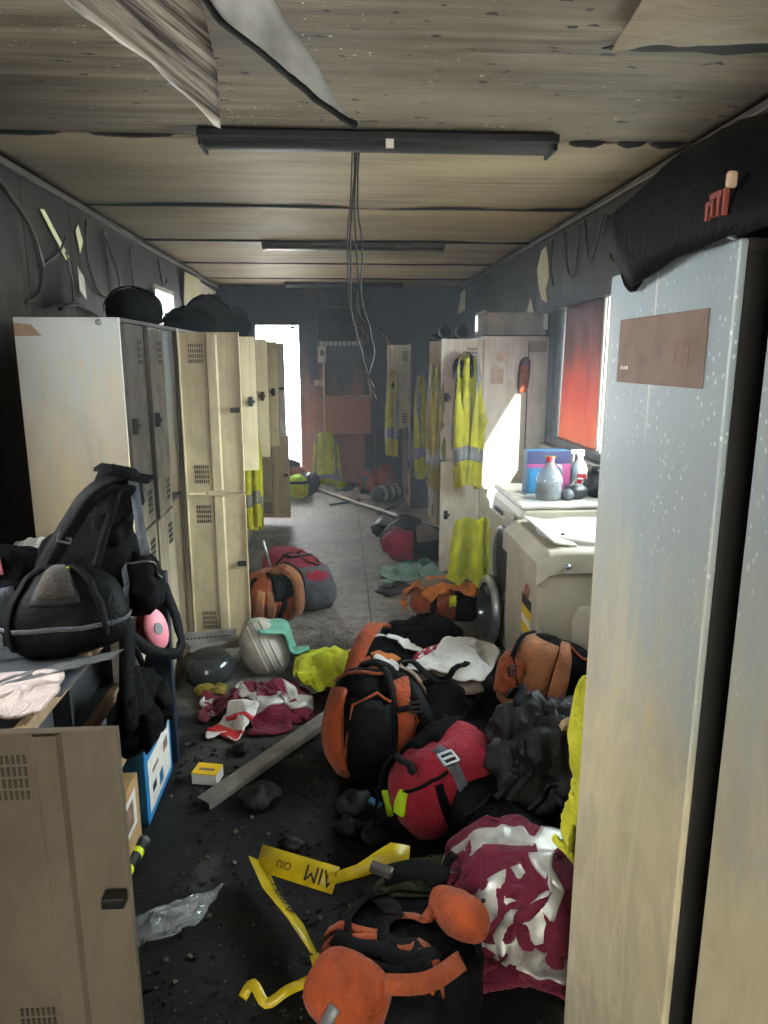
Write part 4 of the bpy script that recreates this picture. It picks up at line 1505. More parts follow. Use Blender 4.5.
for k, (z0, z1, mt) in enumerate(((0.545, 0.60, 'red_plastic'), (0.50, 0.545, 'black_ink'), (0.455, 0.50, 'yellow_card'), (0.425, 0.455, 'paper'), (0.375, 0.425, 'yellow_card'), (0.31, 0.36, 'blue_card'), (0.25, 0.31, 'paper'))):
    if k == 0:
        cc = Matrix.Translation((0.789, 2.865, 0.575)) @ Matrix.Rotation(R(-90), 4, 'Y')
        MB().lathe([(0.018, 0.0), (0.03, 0.001), (0.03, 0.002), (0.018, 0.002)], 16, cc).build('rating_arc', M[mt], t)
    else:
        MB().box((0.7885, 2.79, z0), (0.7898, 2.94, z1)).build('label_band', M[mt], t)
MB().box((0.788, 2.84, 0.265), (0.7886, 2.88, 0.28)).build('label_print', M['navy'], t)

# things standing on the machines
t = thing('detergent_box', 'blue and purple washing powder box standing on the washing machine', 'box', (1.06, 3.62, 0.862))
MB().box((0.955, 3.57, 0.862), (1.18, 3.66, 1.085)).build('carton_body', M['blue_mid'], t, bevel=0.003)
MB().box((0.954, 3.5685, 1.02), (1.181, 3.57, 1.086)).build('top_band', M['blue_deep'], t)
MB().box((0.954, 3.568, 1.0), (1.181, 3.57, 1.02)).build('stripe', M['magenta'], t)
MB().box((1.13, 3.5685, 0.88), (1.181, 3.57, 1.0)).build('side_print', M['magenta'], t)
MB().prism([(1.05, 1.015), (1.10, 1.015), (1.09, 1.04), (1.11, 1.062), (1.04, 1.062), (1.06, 1.04)], lambda x, z, h: (x, 3.567 - h, z), 0, 0.001).build('emblem', M['mustard'], t)
MB().prism([(0.97, 0.88), (1.0, 0.88), (1.03, 0.95), (1.0, 0.99), (0.97, 0.985)], lambda x, z, h: (x, 3.5685 - h, z), 0, 0.001).build('picture', M['blue_card'], t)
t = thing('plastic_jug', 'clear ribbed plastic jug with red cap in front of the powder box', 'bottle', (1.02, 3.46, 0.862))
mj = Matrix.Translation((1.035, 3.44, 0.864))
MB().lathe([(0.0, 0.0), (0.062, 0.0), (0.066, 0.01), (0.064, 0.03), (0.067, 0.045), (0.064, 0.06), (0.067, 0.08), (0.066, 0.105), (0.05, 0.135), (0.03, 0.16), (0.017, 0.178), (0.016, 0.19)], 26, mj).build('body', M['clear_pet'], t, smooth=True)
MB().lathe([(0.0, 0.004), (0.058, 0.004), (0.06, 0.05), (0.055, 0.075), (0.0, 0.077)], 22, mj).build('contents', M['grey_fabric'], t, smooth=True)
MB().lathe([(0.019, 0.186), (0.02, 0.208), (0.0, 0.21)], 18, mj).build('cap', M['red_plastic'], t, smooth=True)
MB().tube([(1.07, 3.43, 0.98), (1.095, 3.425, 1.0), (1.085, 3.43, 1.03), (1.055, 3.44, 1.035)], 0.008, 8).build('handle', M['clear_pet'], t, smooth=True)
t = thing('spray_bottle', 'white trigger spray bottle under the scorched blind', 'bottle', (1.28, 3.68, 0.862))
ms = Matrix.Translation((1.275, 3.70, 0.862))
MB().lathe([(0.0, 0.0), (0.038, 0.0), (0.04, 0.01), (0.04, 0.11), (0.03, 0.14), (0.014, 0.16), (0.014, 0.18)], 22, ms).build('body', M['white_plastic'], t, smooth=True)
b = MB()
b.box((1.255, 3.69, 1.04), (1.295, 3.715, 1.075)).box((1.222, 3.693, 1.052), (1.257, 3.712, 1.075)).box((1.235, 3.697, 1.01), (1.245, 3.708, 1.055))
b.build('trigger_head', M['white_plastic'], t, bevel=0.006)
MB().box((1.25, 3.6585, 0.89), (1.30, 3.6605, 0.95)).build('print_label', M['red_plastic'], t)
t = thing('carton', 'plain cardboard packet between the powder box and spray bottle', 'box', (1.23, 3.75, 0.862))
MB().box((1.185, 3.73, 0.862), (1.25, 3.80, 1.06)).build('carton_body', M['card'], t, bevel=0.003)
MB().box((1.19, 3.735, 1.06), (1.245, 3.76, 1.066)).build('flap', M['card'], t)
t = thing('face_mask', 'black half-mask respirator lying on the washing machine top', 'mask', (1.15, 3.44, 0.862))
bg_ = Bag((1.17, 3.44, 0.90), (0.06, 0.05, 0.038), (0, 10, 20), 2.4, 0.008, 3, 14)
bg_.body('facepiece', M['black_plastic'], t, 20, 14)
MB().lathe([(0.0, 0.03), (0.024, 0.03), (0.03, 0.02), (0.03, 0.0)], 16, Matrix.Translation((1.12, 3.41, 0.885)) @ Matrix.Rotation(R(70), 4, 'X')).build('filter', M['grey_plastic'], t, smooth=True)
MB().tube(cable([(1.13, 3.42, 0.92), (1.16, 3.42, 0.96), (1.19, 3.41, 0.965), (1.20, 3.43, 0.93)], 5), 0.004).build('harness_strap', M['off_white'], t)
t = thing('cloth_pouch', 'dark drawstring pouch beside the mask on the machine', 'bag', (1.30, 3.5, 0.862))
Bag((1.315, 3.50, 0.935), (0.07, 0.07, 0.085), (0, 0, 20), 2.4, 0.02, 8, 16, 0.25).body('body', M['black_fabric'], t, 24, 18)
MB().tube([(1.28, 3.44, 1.0), (1.31, 3.43, 1.03), (1.35, 3.45, 1.0)], 0.006).build('drawstring', M['taupe'], t)

# ------------------------------------------------------------------ helmets, boxes, bars on the floor
def helmet(label, cen, r, euler, mat, brim=True, lining=True, name='helmet', sq=(0.86, 1.1)):
    t = thing(name, label, 'helmet', cen)
    m = Matrix.Translation(cen) @ rot(*euler).to_4x4()
    MB().lathe([(r * math.cos(a), r * 0.92 * math.sin(a)) for a in [PI / 2 * k / 9 for k in range(10)]], 32, m, 0, sq).build('shell', mat, t, smooth=True, solid=0.004)
    if brim:
        MB().lathe([(r * 0.98, 0.004), (r * 1.16, -0.012), (r * 1.15, -0.018), (r * 0.96, -0.006)], 32, m, 0, (sq[0] * .97, sq[1] * 1.0)).build('brim', mat, t, smooth=True)
    b = MB()
    for k in (-1, 0, 1):
        pts = [m @ Vector((k * r * 0.28, r * sq[1] * math.cos(a) * 0.99, r * 0.95 * math.sin(a) * (1 - 0.06 * abs(k)))) for a in [PI * (0.12 + 0.76 * q / 10) for q in range(11)]]
        b.tube(pts, 0.006, 6)
    b.build('ridge', mat, t, smooth=True)
    if lining:
        MB().lathe([(r * 0.9, -0.004), (r * 0.9, 0.03), (r * 0.84, 0.03), (r * 0.84, -0.004)], 24, m, 0, sq).build('headband', M['black_plastic'], t)
    return t


helmet('off-white safety helmet lying on its side by the teal cloth', (-0.40, 3.40, 0.12), 0.125, (62, -22, 15), M['off_white'])
helmet('white safety helmet behind the orange harness pack', (0.16, 3.42, 0.03), 0.14, (-12, 8, 20), M['white_plastic'])
helmet('dark visor helmet with white trim on the far floor before the yellow coat', (-0.38, 8.2, 0.12), 0.13, (50, 10, -20), M['black_plastic'], name='helmet')
helmet('pale safety helmet on the rack against the locker side', (-1.08, 2.5, 0.80), 0.13, (-42, -10, 10), M['off_white'])

t = thing('metal_tray', 'fallen grey steel tray with perforated edge by the open lockers', 'tray', (-0.66, 3.45, 0.0))
rt3 = rot(6, 10, 38)
cn = Vector((-0.66, 3.44, 0.135))
b = MB()
b.obox(cn, (0.17, 0.075, 0.003), rt3)
for y in (-1, 1):
    b.obox(cn + rt3 @ Vector((0, y * 0.075, 0.016)), (0.17, 0.003, 0.018), rt3)
b.obox(cn + rt3 @ Vector((-0.17, 0, 0.016)), (0.003, 0.075, 0.018), rt3)
b.build('tray_body', M['alu_channel'], t, bevel=0.002)
b = MB()
for k in range(13):
    b.obox(cn + rt3 @ Vector((-0.14 + k * 0.022, 0.06, 0.004)), (0.005, 0.005, 0.002), rt3)
b.build('perforation', M['gapdark'], t)['kind'] = 'stuff'
t = thing('visor_helmet', 'black helmet with smoky visor half under the fallen steel tray', 'helmet', (-0.68, 3.28, 0))
hb = Bag((-0.67, 3.30, 0.075), (0.12, 0.14, 0.085), (0, 0, 20), 2.3, 0.006, 4, 8)
hb.body('shell', M['black_plastic'], t)
hb.patch('face_shield', M['visor'], t, 215, 335, -20, 35, 0.012)
hb.piping('rim_trim', M['steel_dark'], t, [(205, -25), (270, -32), (345, -25)], 0.005)
t = thing('work_glove', 'dull yellow glove crushed below the black visor helmet', 'glove', (-0.66, 3.14, 0))
gb = Bag((-0.66, 3.13, 0.028), (0.05, 0.035, 0.026), (0, 0, 10), 2.2, 0.006, 2, 20)
gb.body('palm', M['mustard'], t, 20, 12)
for k in range(4):
    MB().tube([(-0.62 + 0.0, 3.105 + k * 0.02, 0.03), (-0.585, 3.10 + k * 0.022, 0.03 + 0.006 * (k % 2)), (-0.56, 3.10 + k * 0.024, 0.016)], [0.012, 0.011, 0.008], 7).build('finger', M['mustard'], t, smooth=True)

def small_box(label, cen, half, rz, top, side, name='matchbox'):
    t = thing(name, label, 'box', (cen[0], cen[1], cen[2] - half[2]))
    MB().obox(cen, half, rot(0, 0, rz)).build('tray', side, t, bevel=0.002)
    MB().obox((cen[0], cen[1], cen[2] + half[2]), (half[0] * 1.0, half[1] * 1.01, 0.002), rot(0, 0, rz)).build('lid', top, t)
    return t


t = small_box('small yellow-topped box lying near the metal channel', (-0.515, 2.43, 0.026), (0.048, 0.036, 0.022), -12, M['yellow_card'], M['white_plastic'])
MB().obox((-0.515, 2.425, 0.0495), (0.03, 0.008, 0.0006), rot(0, 0, -12)).build('print', M['print_brown'], t)

# the aluminium channel
p0, p1 = Vector((-0.50, 2.26, 0.03)), Vector((-0.06, 2.78, 0.075))
d = (p1 - p0)
yaw = math.degrees(math.atan2(d.y, d.x))
rr3 = rot(0, -math.degrees(math.atan2(d.z, math.hypot(d.x, d.y))), yaw)
b = MB()
mid_ = (p0 + p1) / 2
L2 = d.length / 2
b.obox(mid_, (L2, 0.032, 0.003), rr3)
for y in (-1, 1):
    b.obox(mid_ + rr3 @ Vector((0, y * 0.031, -0.012)), (L2, 0.0025, 0.013), rr3)
tag(b.build('metal_channel', M['alu_channel'], loc=mid_, bevel=0.0015), 'long flat grey metal channel lying on the burnt floor', 'bar')

def rod(name, label, pts, r, mat):
    return tag(MB().tube(pts, r, 9).build(name, mat, loc=pts[0], smooth=True), label, 'pole')


rod('white_pole', 'long white pole lying across the far floor', cable([(-0.32, 8.45, 0.03), (0.05, 7.75, 0.024), (0.60, 6.78, 0.022)], 6, 0), 0.018, M['white_plastic'])
rod('white_pole', 'shorter pale pole near the striped roll on the far floor', [(0.36, 7.05, 0.015), (0.66, 7.62, 0.018)], 0.014, M['steel'])
rod('charred_stick', 'thin black stick on the far floor', [(-0.13, 7.5, 0.012), (0.2, 7.72, 0.012)], 0.011, M['char'])
rod('steel_rod', 'thin bent steel rod leaning against the lower locker door', [(-0.44, 4.6, 0.01), (-0.50, 4.4, 0.42)], 0.008, M['steel'])

# torch and clear bag
t = thing('torch', 'black torch with two lime bands beside the open low door', 'torch', (-0.66, 1.99, 0))
q0, q1 = Vector((-0.675, 1.90, 0.022)), Vector((-0.655, 2.06, 0.022))
ax = (q1 - q0)
MB().tube([q0, q1], 0.02, 14).build('barrel', M['black_plastic'], t, smooth=False, bevel=0.002)
for f in (0.18, 0.66):
    MB().tube([q0 + ax * (f - 0.07), q0 + ax * (f + 0.07)], 0.0215, 14).build('band', M['lime_plastic'], t)
MB().tube([q1 - ax * 0.04, q1 + ax * 0.06], 0.0205, 14).build('cap', M['grey_plastic'], t)

random.seed(3)
P = []
for i in range(19):
    row = []
    for j in range(15):
        a, e = i / 18 - .5, j / 14 - .5
        x = -0.50 + (a * 0.22) + e * 0.05
        y = 1.725 + e * 0.15 + a * 0.10
        z = 0.012 + 0.05 * max(0, 0.5 - max(abs(a), abs(e))) * 2 * (0.6 + nz(a, e, 2, 5)) + 0.012 * (1 + nz(a, e, 4, 11))
        row.append((x + 0.012 * nz(a, e, 8, 9), y + 0.012 * nz(a, e, 9, 9), z))
    P.append(row)
o = MB().grid(P).build('plastic_bag', M['clear_film'], loc=(-0.5, 1.72, 0.0), smooth=False)
tag(o, 'clear crinkled plastic bag on the black floor', 'bag')
P2 = [[(q[0] * 0.6 - 0.5 * 0.4, q[1] * 0.6 + 1.725 * 0.4, q[2] * 0.75 + 0.004) for q in row] for row in P]
MB().grid(P2).build('inner_fold', M['clear_film'], o)

# ------------------------------------------------------------------ black rucksack on the rack
zr = 0.782
t = thing('rucksack', 'black rucksack with raised shoulder straps slumped on the shelf rack', 'bag', (-0.74, 1.95, zr))
front = Bag((-0.745, 1.86, zr + 0.115), (0.155, 0.115, 0.115), (0, 0, 12), 2.6, 0.012, 2, 9, 0.28)
main = Bag((-0.755, 2.13, zr + 0.15), (0.17, 0.13, 0.15), (0, 0, 8), 2.5, 0.022, 5, 8, 0.25)
main.body('main_compartment', M['black_fabric'], t)
fp = front.body('front_pouch', M['nylon_black'], t)
front.patch('bottle_opening', M['gapdark'], fp, 235, 300, 18, 62, 0.006)
front.patch('mesh_panel', M['taupe_dark'], fp, 240, 295, 26, 70, 0.009, 0.012)
front.strap('trim_band', M['grey_fabric'], fp, [(180, -8), (235, -8), (270, -8), (305, -8), (350, -6)], 0.012, 0.006)
front.strap('loop_strap', M['black_strap'], fp, [(200, 60), (215, 20), (222, -30)], 0.02, 0.008)
front.strap('loop_strap', M['black_strap'], fp, [(325, 70), (318, 25), (315, -20)], 0.02, 0.008)
sp_ = Bag((-0.635, 2.12, zr + 0.10), (0.08, 0.10, 0.10), (0, 0, 10), 2.4, 0.02, 9, 12, 0.15)
sd = sp_.body('side_pocket', M['black_fabric'], t)
sp_.piping('zip', M['steel_dark'], sd, [(200, 10), (250, 48), (320, 40), (350, 5)], 0.004)
sp_.strap('webbing', M['grey_fabric'], sd, [(250, 70), (262, 20), (262, -20)], 0.016)
tp = Bag((-0.66, 2.06, zr + 0.35), (0.065, 0.06, 0.125), (0, 10, 0), 2.3, 0.022, 12, 12, -0.1)
tp.body('collapsed_top', M['black_fabric'], t)
for k, pts in enumerate((
        [(-0.60, 1.93, zr + 0.445), (-0.655, 1.91, zr + 0.42), (-0.72, 1.90, zr + 0.345), (-0.785, 1.88, zr + 0.235), (-0.845, 1.84, zr + 0.12), (-0.87, 1.80, zr + 0.03)],
        [(-0.60, 1.94, zr + 0.44), (-0.615, 1.92, zr + 0.38), (-0.64, 1.90, zr + 0.30), (-0.66, 1.87, zr + 0.22)])):
    q = cable(pts, 5, 0.004, k)
    w = [0.05 if k == 0 else 0.022] * len(q)
    ribbon('shoulder_strap', q, w, M['nylon_black'], t, [(0.45, -0.6, 0.6)] * len(q), 0.016 if k == 0 else 0.004)
    if k == 0:
        ribbon('strap_webbing', [v + Vector((0.01, -0.016, 0.012)) for v in q], 0.018, M['black_strap'], t, [(0.45, -0.6, 0.6)] * len(q), 0.004)
buckle(t, (-0.895, 1.755, zr + 0.06), rot(60, 0, 20), M['grey_plastic'], 0.022)
buckle(t, (-0.74, 1.885, zr + 0.30), rot(50, 20, 20), M['grey_plastic'], 0.016)
b = MB().lathe([(0.0, 0.028), (0.045, 0.026), (0.062, 0.01), (0.062, 0.0)], 20, Matrix.Translation((-0.615, 1.97, zr + 0.455)) @ rot(-12, 10, 0).to_4x4()).build('cap_top', M['black_fabric'], t, smooth=True)
MB().obox((-0.555, 1.965, zr + 0.448), (0.035, 0.04, 0.006), rot(0, 12, 0)).build('cap_peak', M['black_fabric'], b, bevel=0.004)
MB().obox((-0.735, 1.83, zr + 0.225), (0.022, 0.008, 0.006), rot(0, -10, 10)).build('lime_tag', M['hi_vis_lime'], t, bevel=0.002)
q = cable([(-0.60, 1.90, zr + 0.06), (-0.60, 1.87, 0.70), (-0.60, 1.86, 0.62), (-0.595, 1.86, 0.56)], 6, 0.003)
ribbon('hanging_strap', q, 0.05, M['black_strap'], t, [(0.8, -0.5, 0.1)] * len(q), 0.006)
q = cable([(-0.61, 1.90, zr + 0.03), (-0.57, 1.98, 0.72), (-0.53, 2.08, 0.66), (-0.52, 2.17, 0.645), (-0.545, 2.24, 0.70), (-0.58, 2.24, zr + 0.05)], 6, 0.003)
ribbon('loop_webbing', q, 0.035, M['black_strap'], t, [(0.8, -0.5, 0.1)] * len(q), 0.006)
q = cable([(-0.60, 2.05, zr + 0.46), (-0.575, 2.0, zr + 0.34), (-0.56, 1.99, zr + 0.22)], 6, 0.003)
ribbon('side_strap', q, 0.026, M['grey_fabric'], t, [(0.3, -1, 0.1)] * len(q), 0.005)

t = thing('helmet_bag', 'dark bulky bag with pink tab at the left end of the rack', 'bag', (-1.0, 2.1, zr))
hb = Bag((-1.02, 2.08, zr + 0.115), (0.15, 0.14, 0.115), (0, 0, 0), 2.3, 0.015, 6, 9)
hb.body('body', M['black_fabric'], t)
hb.patch('tab', M['pink_plastic'], t, 285, 303, 25, 50, 0.01)
hb.patch('pocket', M['grey_fabric'], t, 255, 310, -40, 12, 0.01, 0.012)
hb.strap('webbing', M['black_strap'], t, [(200, 5), (270, 18), (340, 5)], 0.03)

t = thing('filter_cartridge', 'pink respirator filter cartridge at the rack front inside the black strap', 'filter', (-0.575, 2.12, 0.66))
mf = Matrix.Translation((-0.615, 2.14, 0.715)) @ rot(0, 72, -30).to_4x4()
MB().lathe([(0.0, 0.0), (0.05, 0.0), (0.052, 0.01), (0.05, 0.045), (0.0, 0.046)], 26, mf, 0, (1.25, 0.85)).build('shell', M['dark_red'], t, smooth=True)
MB().lathe([(0.0, 0.05), (0.046, 0.05), (0.052, 0.044), (0.052, 0.040)], 26, mf, 0, (1.27, 0.87)).build('face', M['pink_plastic'], t, smooth=True)
MB().lathe([(0.0, 0.053), (0.016, 0.053), (0.016, 0.05)], 16, mf, 0, (1.2, 1)).build('hub', M['grey_plastic'], t)
t = small_box('white packet tucked into the rack beside the pink filter', (-0.685, 2.16, 0.655), (0.04, 0.05, 0.10), 5, M['paper'], M['paper'], 'paper_packet')

# grey foil, pink cloth, card on the rack top
h_box(-0.52, -0.29, 3.29, 3.5, 0.22)
P = []
for i in range(26):
    u = i / 25
    P.append([(-0.98 + 0.40 * u + 0.02 * (k - 2) * 0.2, 1.50 + 0.24 * u + (k - 2) * 0.016, zr + 0.012 + 0.006 * abs(nz(u, k, 1, 12)) + 0.010 * abs(nz(u, k, 3, 26)) + 0.015 * u) for k in range(5)])
tag(MB().grid(P).build('foil_strip', M['steel'], loc=(-0.8, 1.6, zr), solid=0.002), 'long crinkled strip of grey foil across the rack top', 'foil')
P = [[(-1.15 + 0.50 * i / 14, 1.55 + 0.22 * j / 8, zr + 0.003 + 0.004 * (1 + nz(i, j, 2, 0.4))) for j in range(9)] for i in range(15)]
tag(MB().grid(P).build('soot_board', M['grey_plastic'], loc=(-0.9, 1.6, zr), smooth=True, solid=0.004), 'thin grey sooty sheet lying flat under the foil strip', 'sheet')

# ------------------------------------------------------------------ far end of the room
bg1 = Bag((-0.50, 7.95, 0.13), (0.13, 0.12, 0.13), (0, 0, 10), 2.5, 0.02, 1, 9)
t = thing('kit_bag', 'small bright lime kit bag on the floor by the far doorway', 'bag', (-0.5, 7.95, 0))
bg1.body('body', M['hi_vis_lime'], t, 28, 18)
bg1.patch('front_pocket', M['hi_vis'], t, 250, 320, -30, 20, 0.008, 0.01)
bg1.strap('band', M['black_strap'], t, [(180, 25), (270, 30), (360, 25)], 0.03)
bg2 = Bag((-0.62, 8.3, 0.2), (0.15, 0.16, 0.2), (0, 0, 30), 2.4, 0.035, 3, 8)
t = thing('kit_bag', 'dark bag with rusty flap slumped at the foot of the doorway', 'bag', (-0.6, 8.3, 0))
bg2.body('body', M['black_fabric'], t, 28, 18)
bg2.patch('flap', M['orange_dark'], t, 240, 330, -20, 40, 0.012, 0.01)
bg2.strap('strap', M['black_strap'], t, [(250, 70), (255, 0), (255, -40)], 0.03)

jp = jacket_pattern()
jp2 = jacket_pattern()
def farcoat(x, y, k):
    ax = min(abs(x), 0.30)
    return (-0.18 + np.sign(x) * ax * (0.60 + (0.33 - y) * 0.55), 8.50 - 0.07 * abs(math.sin(x * 17)) - (0.33 - y) * 0.22, 0.72 + (y - 0.33) * 0.86 - max(0, abs(x) - 0.29) * 0.7 - ax * 0.25)
hang('turnout_coat', jp, lambda x, y: (y > 0.22 and abs(x) < 0.2) or (y < -0.28 and abs(x) < 0.25), farcoat, [M['hi_vis'], M['reflect_dull']], 'bright yellow coat with grey stripes propped under the rust-brown board', 'jacket', steps=34, bounds=(-0.46, 0.10, 8.1, 8.59), ground=True)
heap('trousers', trouser_pattern(), 0.22, 8.3, 80, [M['far_teal'], M['reflect_dull']], 'petrol blue trousers in the far heap of clothes', 'trousers', squeeze=(0.7, 0.5), hh=0.12, rr=(0.22, 0.16), seed=5, bounds=(-0.1, 0.8, 7.8, 8.9))
heap('jacket', jacket_pattern(bw=.22, bl=.5, sl=.35), 0.38, 8.2, 30, [M['grey_fabric'], M['orange']], 'grey coat with orange bands in the far heap', 'jacket', squeeze=(0.6, 0.6), hh=0.2, rr=(0.2, 0.2), seed=6, bounds=(0.1, 0.68, 8.0, 8.37))
heap('shirt', jacket_pattern(bw=.2, bl=.5, sl=.3, stripes=False), 0.54, 8.16, 60, [M['orange_dark']], 'rust orange overall heaped near the far right lockers', 'shirt', squeeze=(0.5, 0.5), hh=0.3, rr=(0.13, 0.14), seed=8, bounds=(0.3, 0.69, 7.9, 8.37))
heap('shirt', jacket_pattern(bw=.2, bl=.45, sl=.3, stripes=False), 0.1, 7.98, -20, [M['pale_cloth']], 'pale rag lying before the far clothes heap', 'shirt', squeeze=(0.45, 0.35), hh=0.05, rr=(0.12, 0.1), seed=9, amp=0.05, bounds=(-0.1, 0.5, 7.7, 8.2))
t = thing('rolled_mat', 'grey rolled mat with pale bands by the far right lockers', 'roll', (0.5, 7.76, 0))
q0, q1 = Vector((0.36, 7.66, 0.085)), Vector((0.64, 7.86, 0.095))
MB().tube([q0.lerp(q1, k / 10) for k in range(11)], [0.078, 0.084, 0.08, 0.085, 0.08, 0.086, 0.081, 0.085, 0.08, 0.083, 0.076], 18).build('roll', M['grey_fabric'], t, smooth=True)
for f in (0.25, 0.55, 0.8):
    MB().tube([q0.lerp(q1, f), q0.lerp(q1, f + 0.1)], 0.088, 18).build('band', M['reflect'], t, smooth=True)

# ------------------------------------------------------------------ hanging coats
def hang_jacket(label, hookp, mat, plane, pat=None, width=0.34, seed=0, stripe=None, bounds=None, depth=0.06, along='x', drop_=0.02, steps=45, mats=None):
    pat = pat or jp
    hx, hy, hz = hookp
    def place(x, y, k):
        top = 0.33
        r = (top - y)
        spread = min(1.0, 0.36 + r * 1.05)
        if abs(x) > 0.29:
            sx = (0.29 + (abs(x) - 0.29) * 0.15) * np.sign(x)
            dz = -(abs(x) - 0.29) * 0.95
        else:
            sx, dz = x, 0
        u = sx * spread * width / 0.34 * 0.8
        v = 0.015 + depth * abs(math.sin(x * 17 + seed)) + 0.01 * nz(x, y, seed, 6)
        z = hz + (y - top) * 0.97 + dz - 0.05 * abs(u) / 0.3
        if along == 'x':
            return (hx + u, hy - v, z)
        return (hx + v, hy + u, z)
    pin = lambda x, y: y > 0.25 and abs(x) < 0.2
    return hang('hanging_coat', pat, pin, place, mats or [mat, stripe or M['reflect_dull'], M['reflect_dull']], label, 'jacket', steps=steps, plane=plane, bounds=bounds)


# on the open right door, facing the camera
fc = hang_jacket('yellow firefighter coat with grey bands hanging on the open right locker door', (0.845, 4.845, 1.56), M['turnout_yellow'], (1, 4.845, -1), seed=2, width=0.40, bounds=(0.62, 1.0, 4.5, 4.845), depth=0.11)
hd = Bag((0.835, 4.80, 1.50), (0.085, 0.05, 0.09), (0, 15, 10), 2.2, 0.02, 4, 12, 0.2)
t = thing('flash_hood', 'black hood with a dull headlamp hung over the collar of the yellow coat', 'hood', (0.835, 4.80, 1.41))
hd.body('hood_cloth', M['black_fabric'], t, 26, 18)
MB().lathe([(0.0, 0.03), (0.022, 0.03), (0.026, 0.0)], 16, Matrix.Translation((0.77, 4.755, 1.44)) @ rot(80, 0, -30).to_4x4()).build('headlamp', M['steel_dark'], t, smooth=True)
MB().tube(cable([(0.77, 4.75, 1.43), (0.755, 4.76, 1.2), (0.75, 4.77, 0.95)], 5, 0.002), 0.004).build('cord', M['steel_dark'], t)
hd.patch('yellow_lining', M['mustard'], t, 200, 262, 20, 62, 0.008)
hang_jacket('olive-shaded coat hanging at the edge of the dark right locker opening', (0.66, 4.98, 1.52), M['mustard'], (1, 5.0, -1), seed=5, width=0.24, bounds=(0.50, 0.80, 4.82, 5.0))
hang_jacket('yellow coat sleeve hanging in the second right locker bank', (0.67, 6.0, 1.42), M['turnout_yellow'], (1, 6.02, -1), seed=7, width=0.2, bounds=(0.54, 0.80, 5.85, 6.02))
hang_jacket('yellow coat hanging on the farthest right locker bank', (0.52, 7.2, 1.45), M['turnout_yellow'], (1, 7.25, -1), seed=9, width=0.26, bounds=(0.38, 0.66, 7.0, 7.25))
# in the left row
hang_jacket('yellow coat hanging out of the left lockers past the vented doors', (-0.62, 5.075, 1.22), M['turnout_yellow'], (1, 5.08, -1), seed=4, width=0.2, bounds=(-0.76, -0.50, 4.8, 5.08))
hang_jacket('dark jacket with white piping hanging inside the open left locker', (-1.0, 3.60, 1.52), M['black_fabric'], (1, 3.66, -1), seed=6, width=0.3, stripe=M['white_cotton'], bounds=(-1.17, -0.845, 3.46, 3.66), depth=0.03)
heap('towel', rect_pattern(0.4, 0.5, seed=3), -0.98, 3.56, 0, [M['sage']], 'grey-green towel bunched on the shelf of the open left locker', 'towel', squeeze=(0.5, 0.4), hh=0.06, z=0.95, amp=0.06, bounds=(-1.16, -0.84, 3.46, 3.7), seed=3) if False else None

# mitten hanging on the sunlit end panel
t = thing('work_glove', 'dark red glove hanging on the pale locker end panel', 'glove', (1.26, 4.93, 1.3))
P = []
for k in range(13):
    v = k / 12
    w = 0.036 * (0.9 + 0.25 * math.sin(v * 3)) if v < 0.85 else 0.036 * math.sqrt(max(0.05, 1 - ((v - 0.85) / 0.15) ** 2))
    P.append([(1.262 + w * math.cos(a) + 0.012 * v, 4.925 + 0.018 * math.sin(a), 1.32 + 0.24 * v) for a in [2 * PI * q / 12 for q in range(12)]])
b = MB()
b.grid([[r[q] for r in P] for q in range(12)], 0, True)
b.build('glove_body', M['dark_red'], t, smooth=True)
MB().box((1.235, 4.904, 1.32), (1.29, 4.91, 1.50)).build('palm_patch', M['orange_dark'], t, bevel=0.004)

# ------------------------------------------------------------------ middle of the aisle, left
sb = Bag((-0.31, 4.60, 0.13), (0.15, 0.46, 0.14), (0, 0, 24), 3.0, 0.022, 2, 8)
t = thing('sports_bag', 'long crimson and grey sports bag in the middle of the aisle', 'bag', (-0.29, 4.55, 0))
sb.body('body', M['crimson'], t, 44, 26)
sb.patch('grey_end', M['grey_fabric'], t, 238, 345, -75, 25, 0.012, 0.01)
sb.piping('zip', M['black_plastic'], t, [(262, 70), (270, 40), (285, 20)], 0.006)
sb.strap('carry_strap', M['black_strap'], t, [(10, -30), (20, 30), (60, 70), (170, 60), (190, 0)], 0.03)
sb.strap('carry_strap', M['black_strap'], t, [(300, 30), (330, 50), (60, 78)], 0.025)
ob_ = Bag((-0.44, 4.06, 0.16), (0.17, 0.15, 0.16), (12, 0, 20), 2.5, 0.03, 4, 9)
t = thing('backpack', 'rust orange backpack with pleated pocket and black straps by the crimson bag', 'bag', (-0.44, 4.06, 0))
ob_.body('body', M['orange_dark'], t)
ob_.strap('front_strap', M['black_strap'], t, [(300, 50), (285, 0), (280, -40)], 0.035)
ob_.patch('front_flap', M['black_fabric'], t, 265, 330, 20, 75, 0.012, 0.012)
for k in range(2):
    ob_.patch('pleat', M['brown_fabric'], t, 225 + k * 24, 246 + k * 24, -35, 42, 0.006, 0.004, 8)
ob_.strap('shoulder_strap', M['black_strap'], t, [(200, 60), (215, 10), (218, -35)], 0.03)
q = cable([(-0.42, 4.0, 0.31), (-0.34, 3.94, 0.37), (-0.27, 3.92, 0.32), (-0.25, 3.93, 0.19), (-0.27, 3.95, 0.09)], 6, 0.003)
ribbon('shoulder_strap', q, 0.06, M['brown_fabric'], t, [(0.3, -0.9, 0.2)] * len(q), 0.012)
ribbon('strap_edge', [v + Vector((0.012, 0.014, 0.012)) for v in q], 0.05, M['black_strap'], t, [(0.3, -0.9, 0.2)] * len(q), 0.012)
ob_.strap('carry_strap', M['black_strap'], t, [(240, 85), (275, 60), (310, 50)], 0.028)
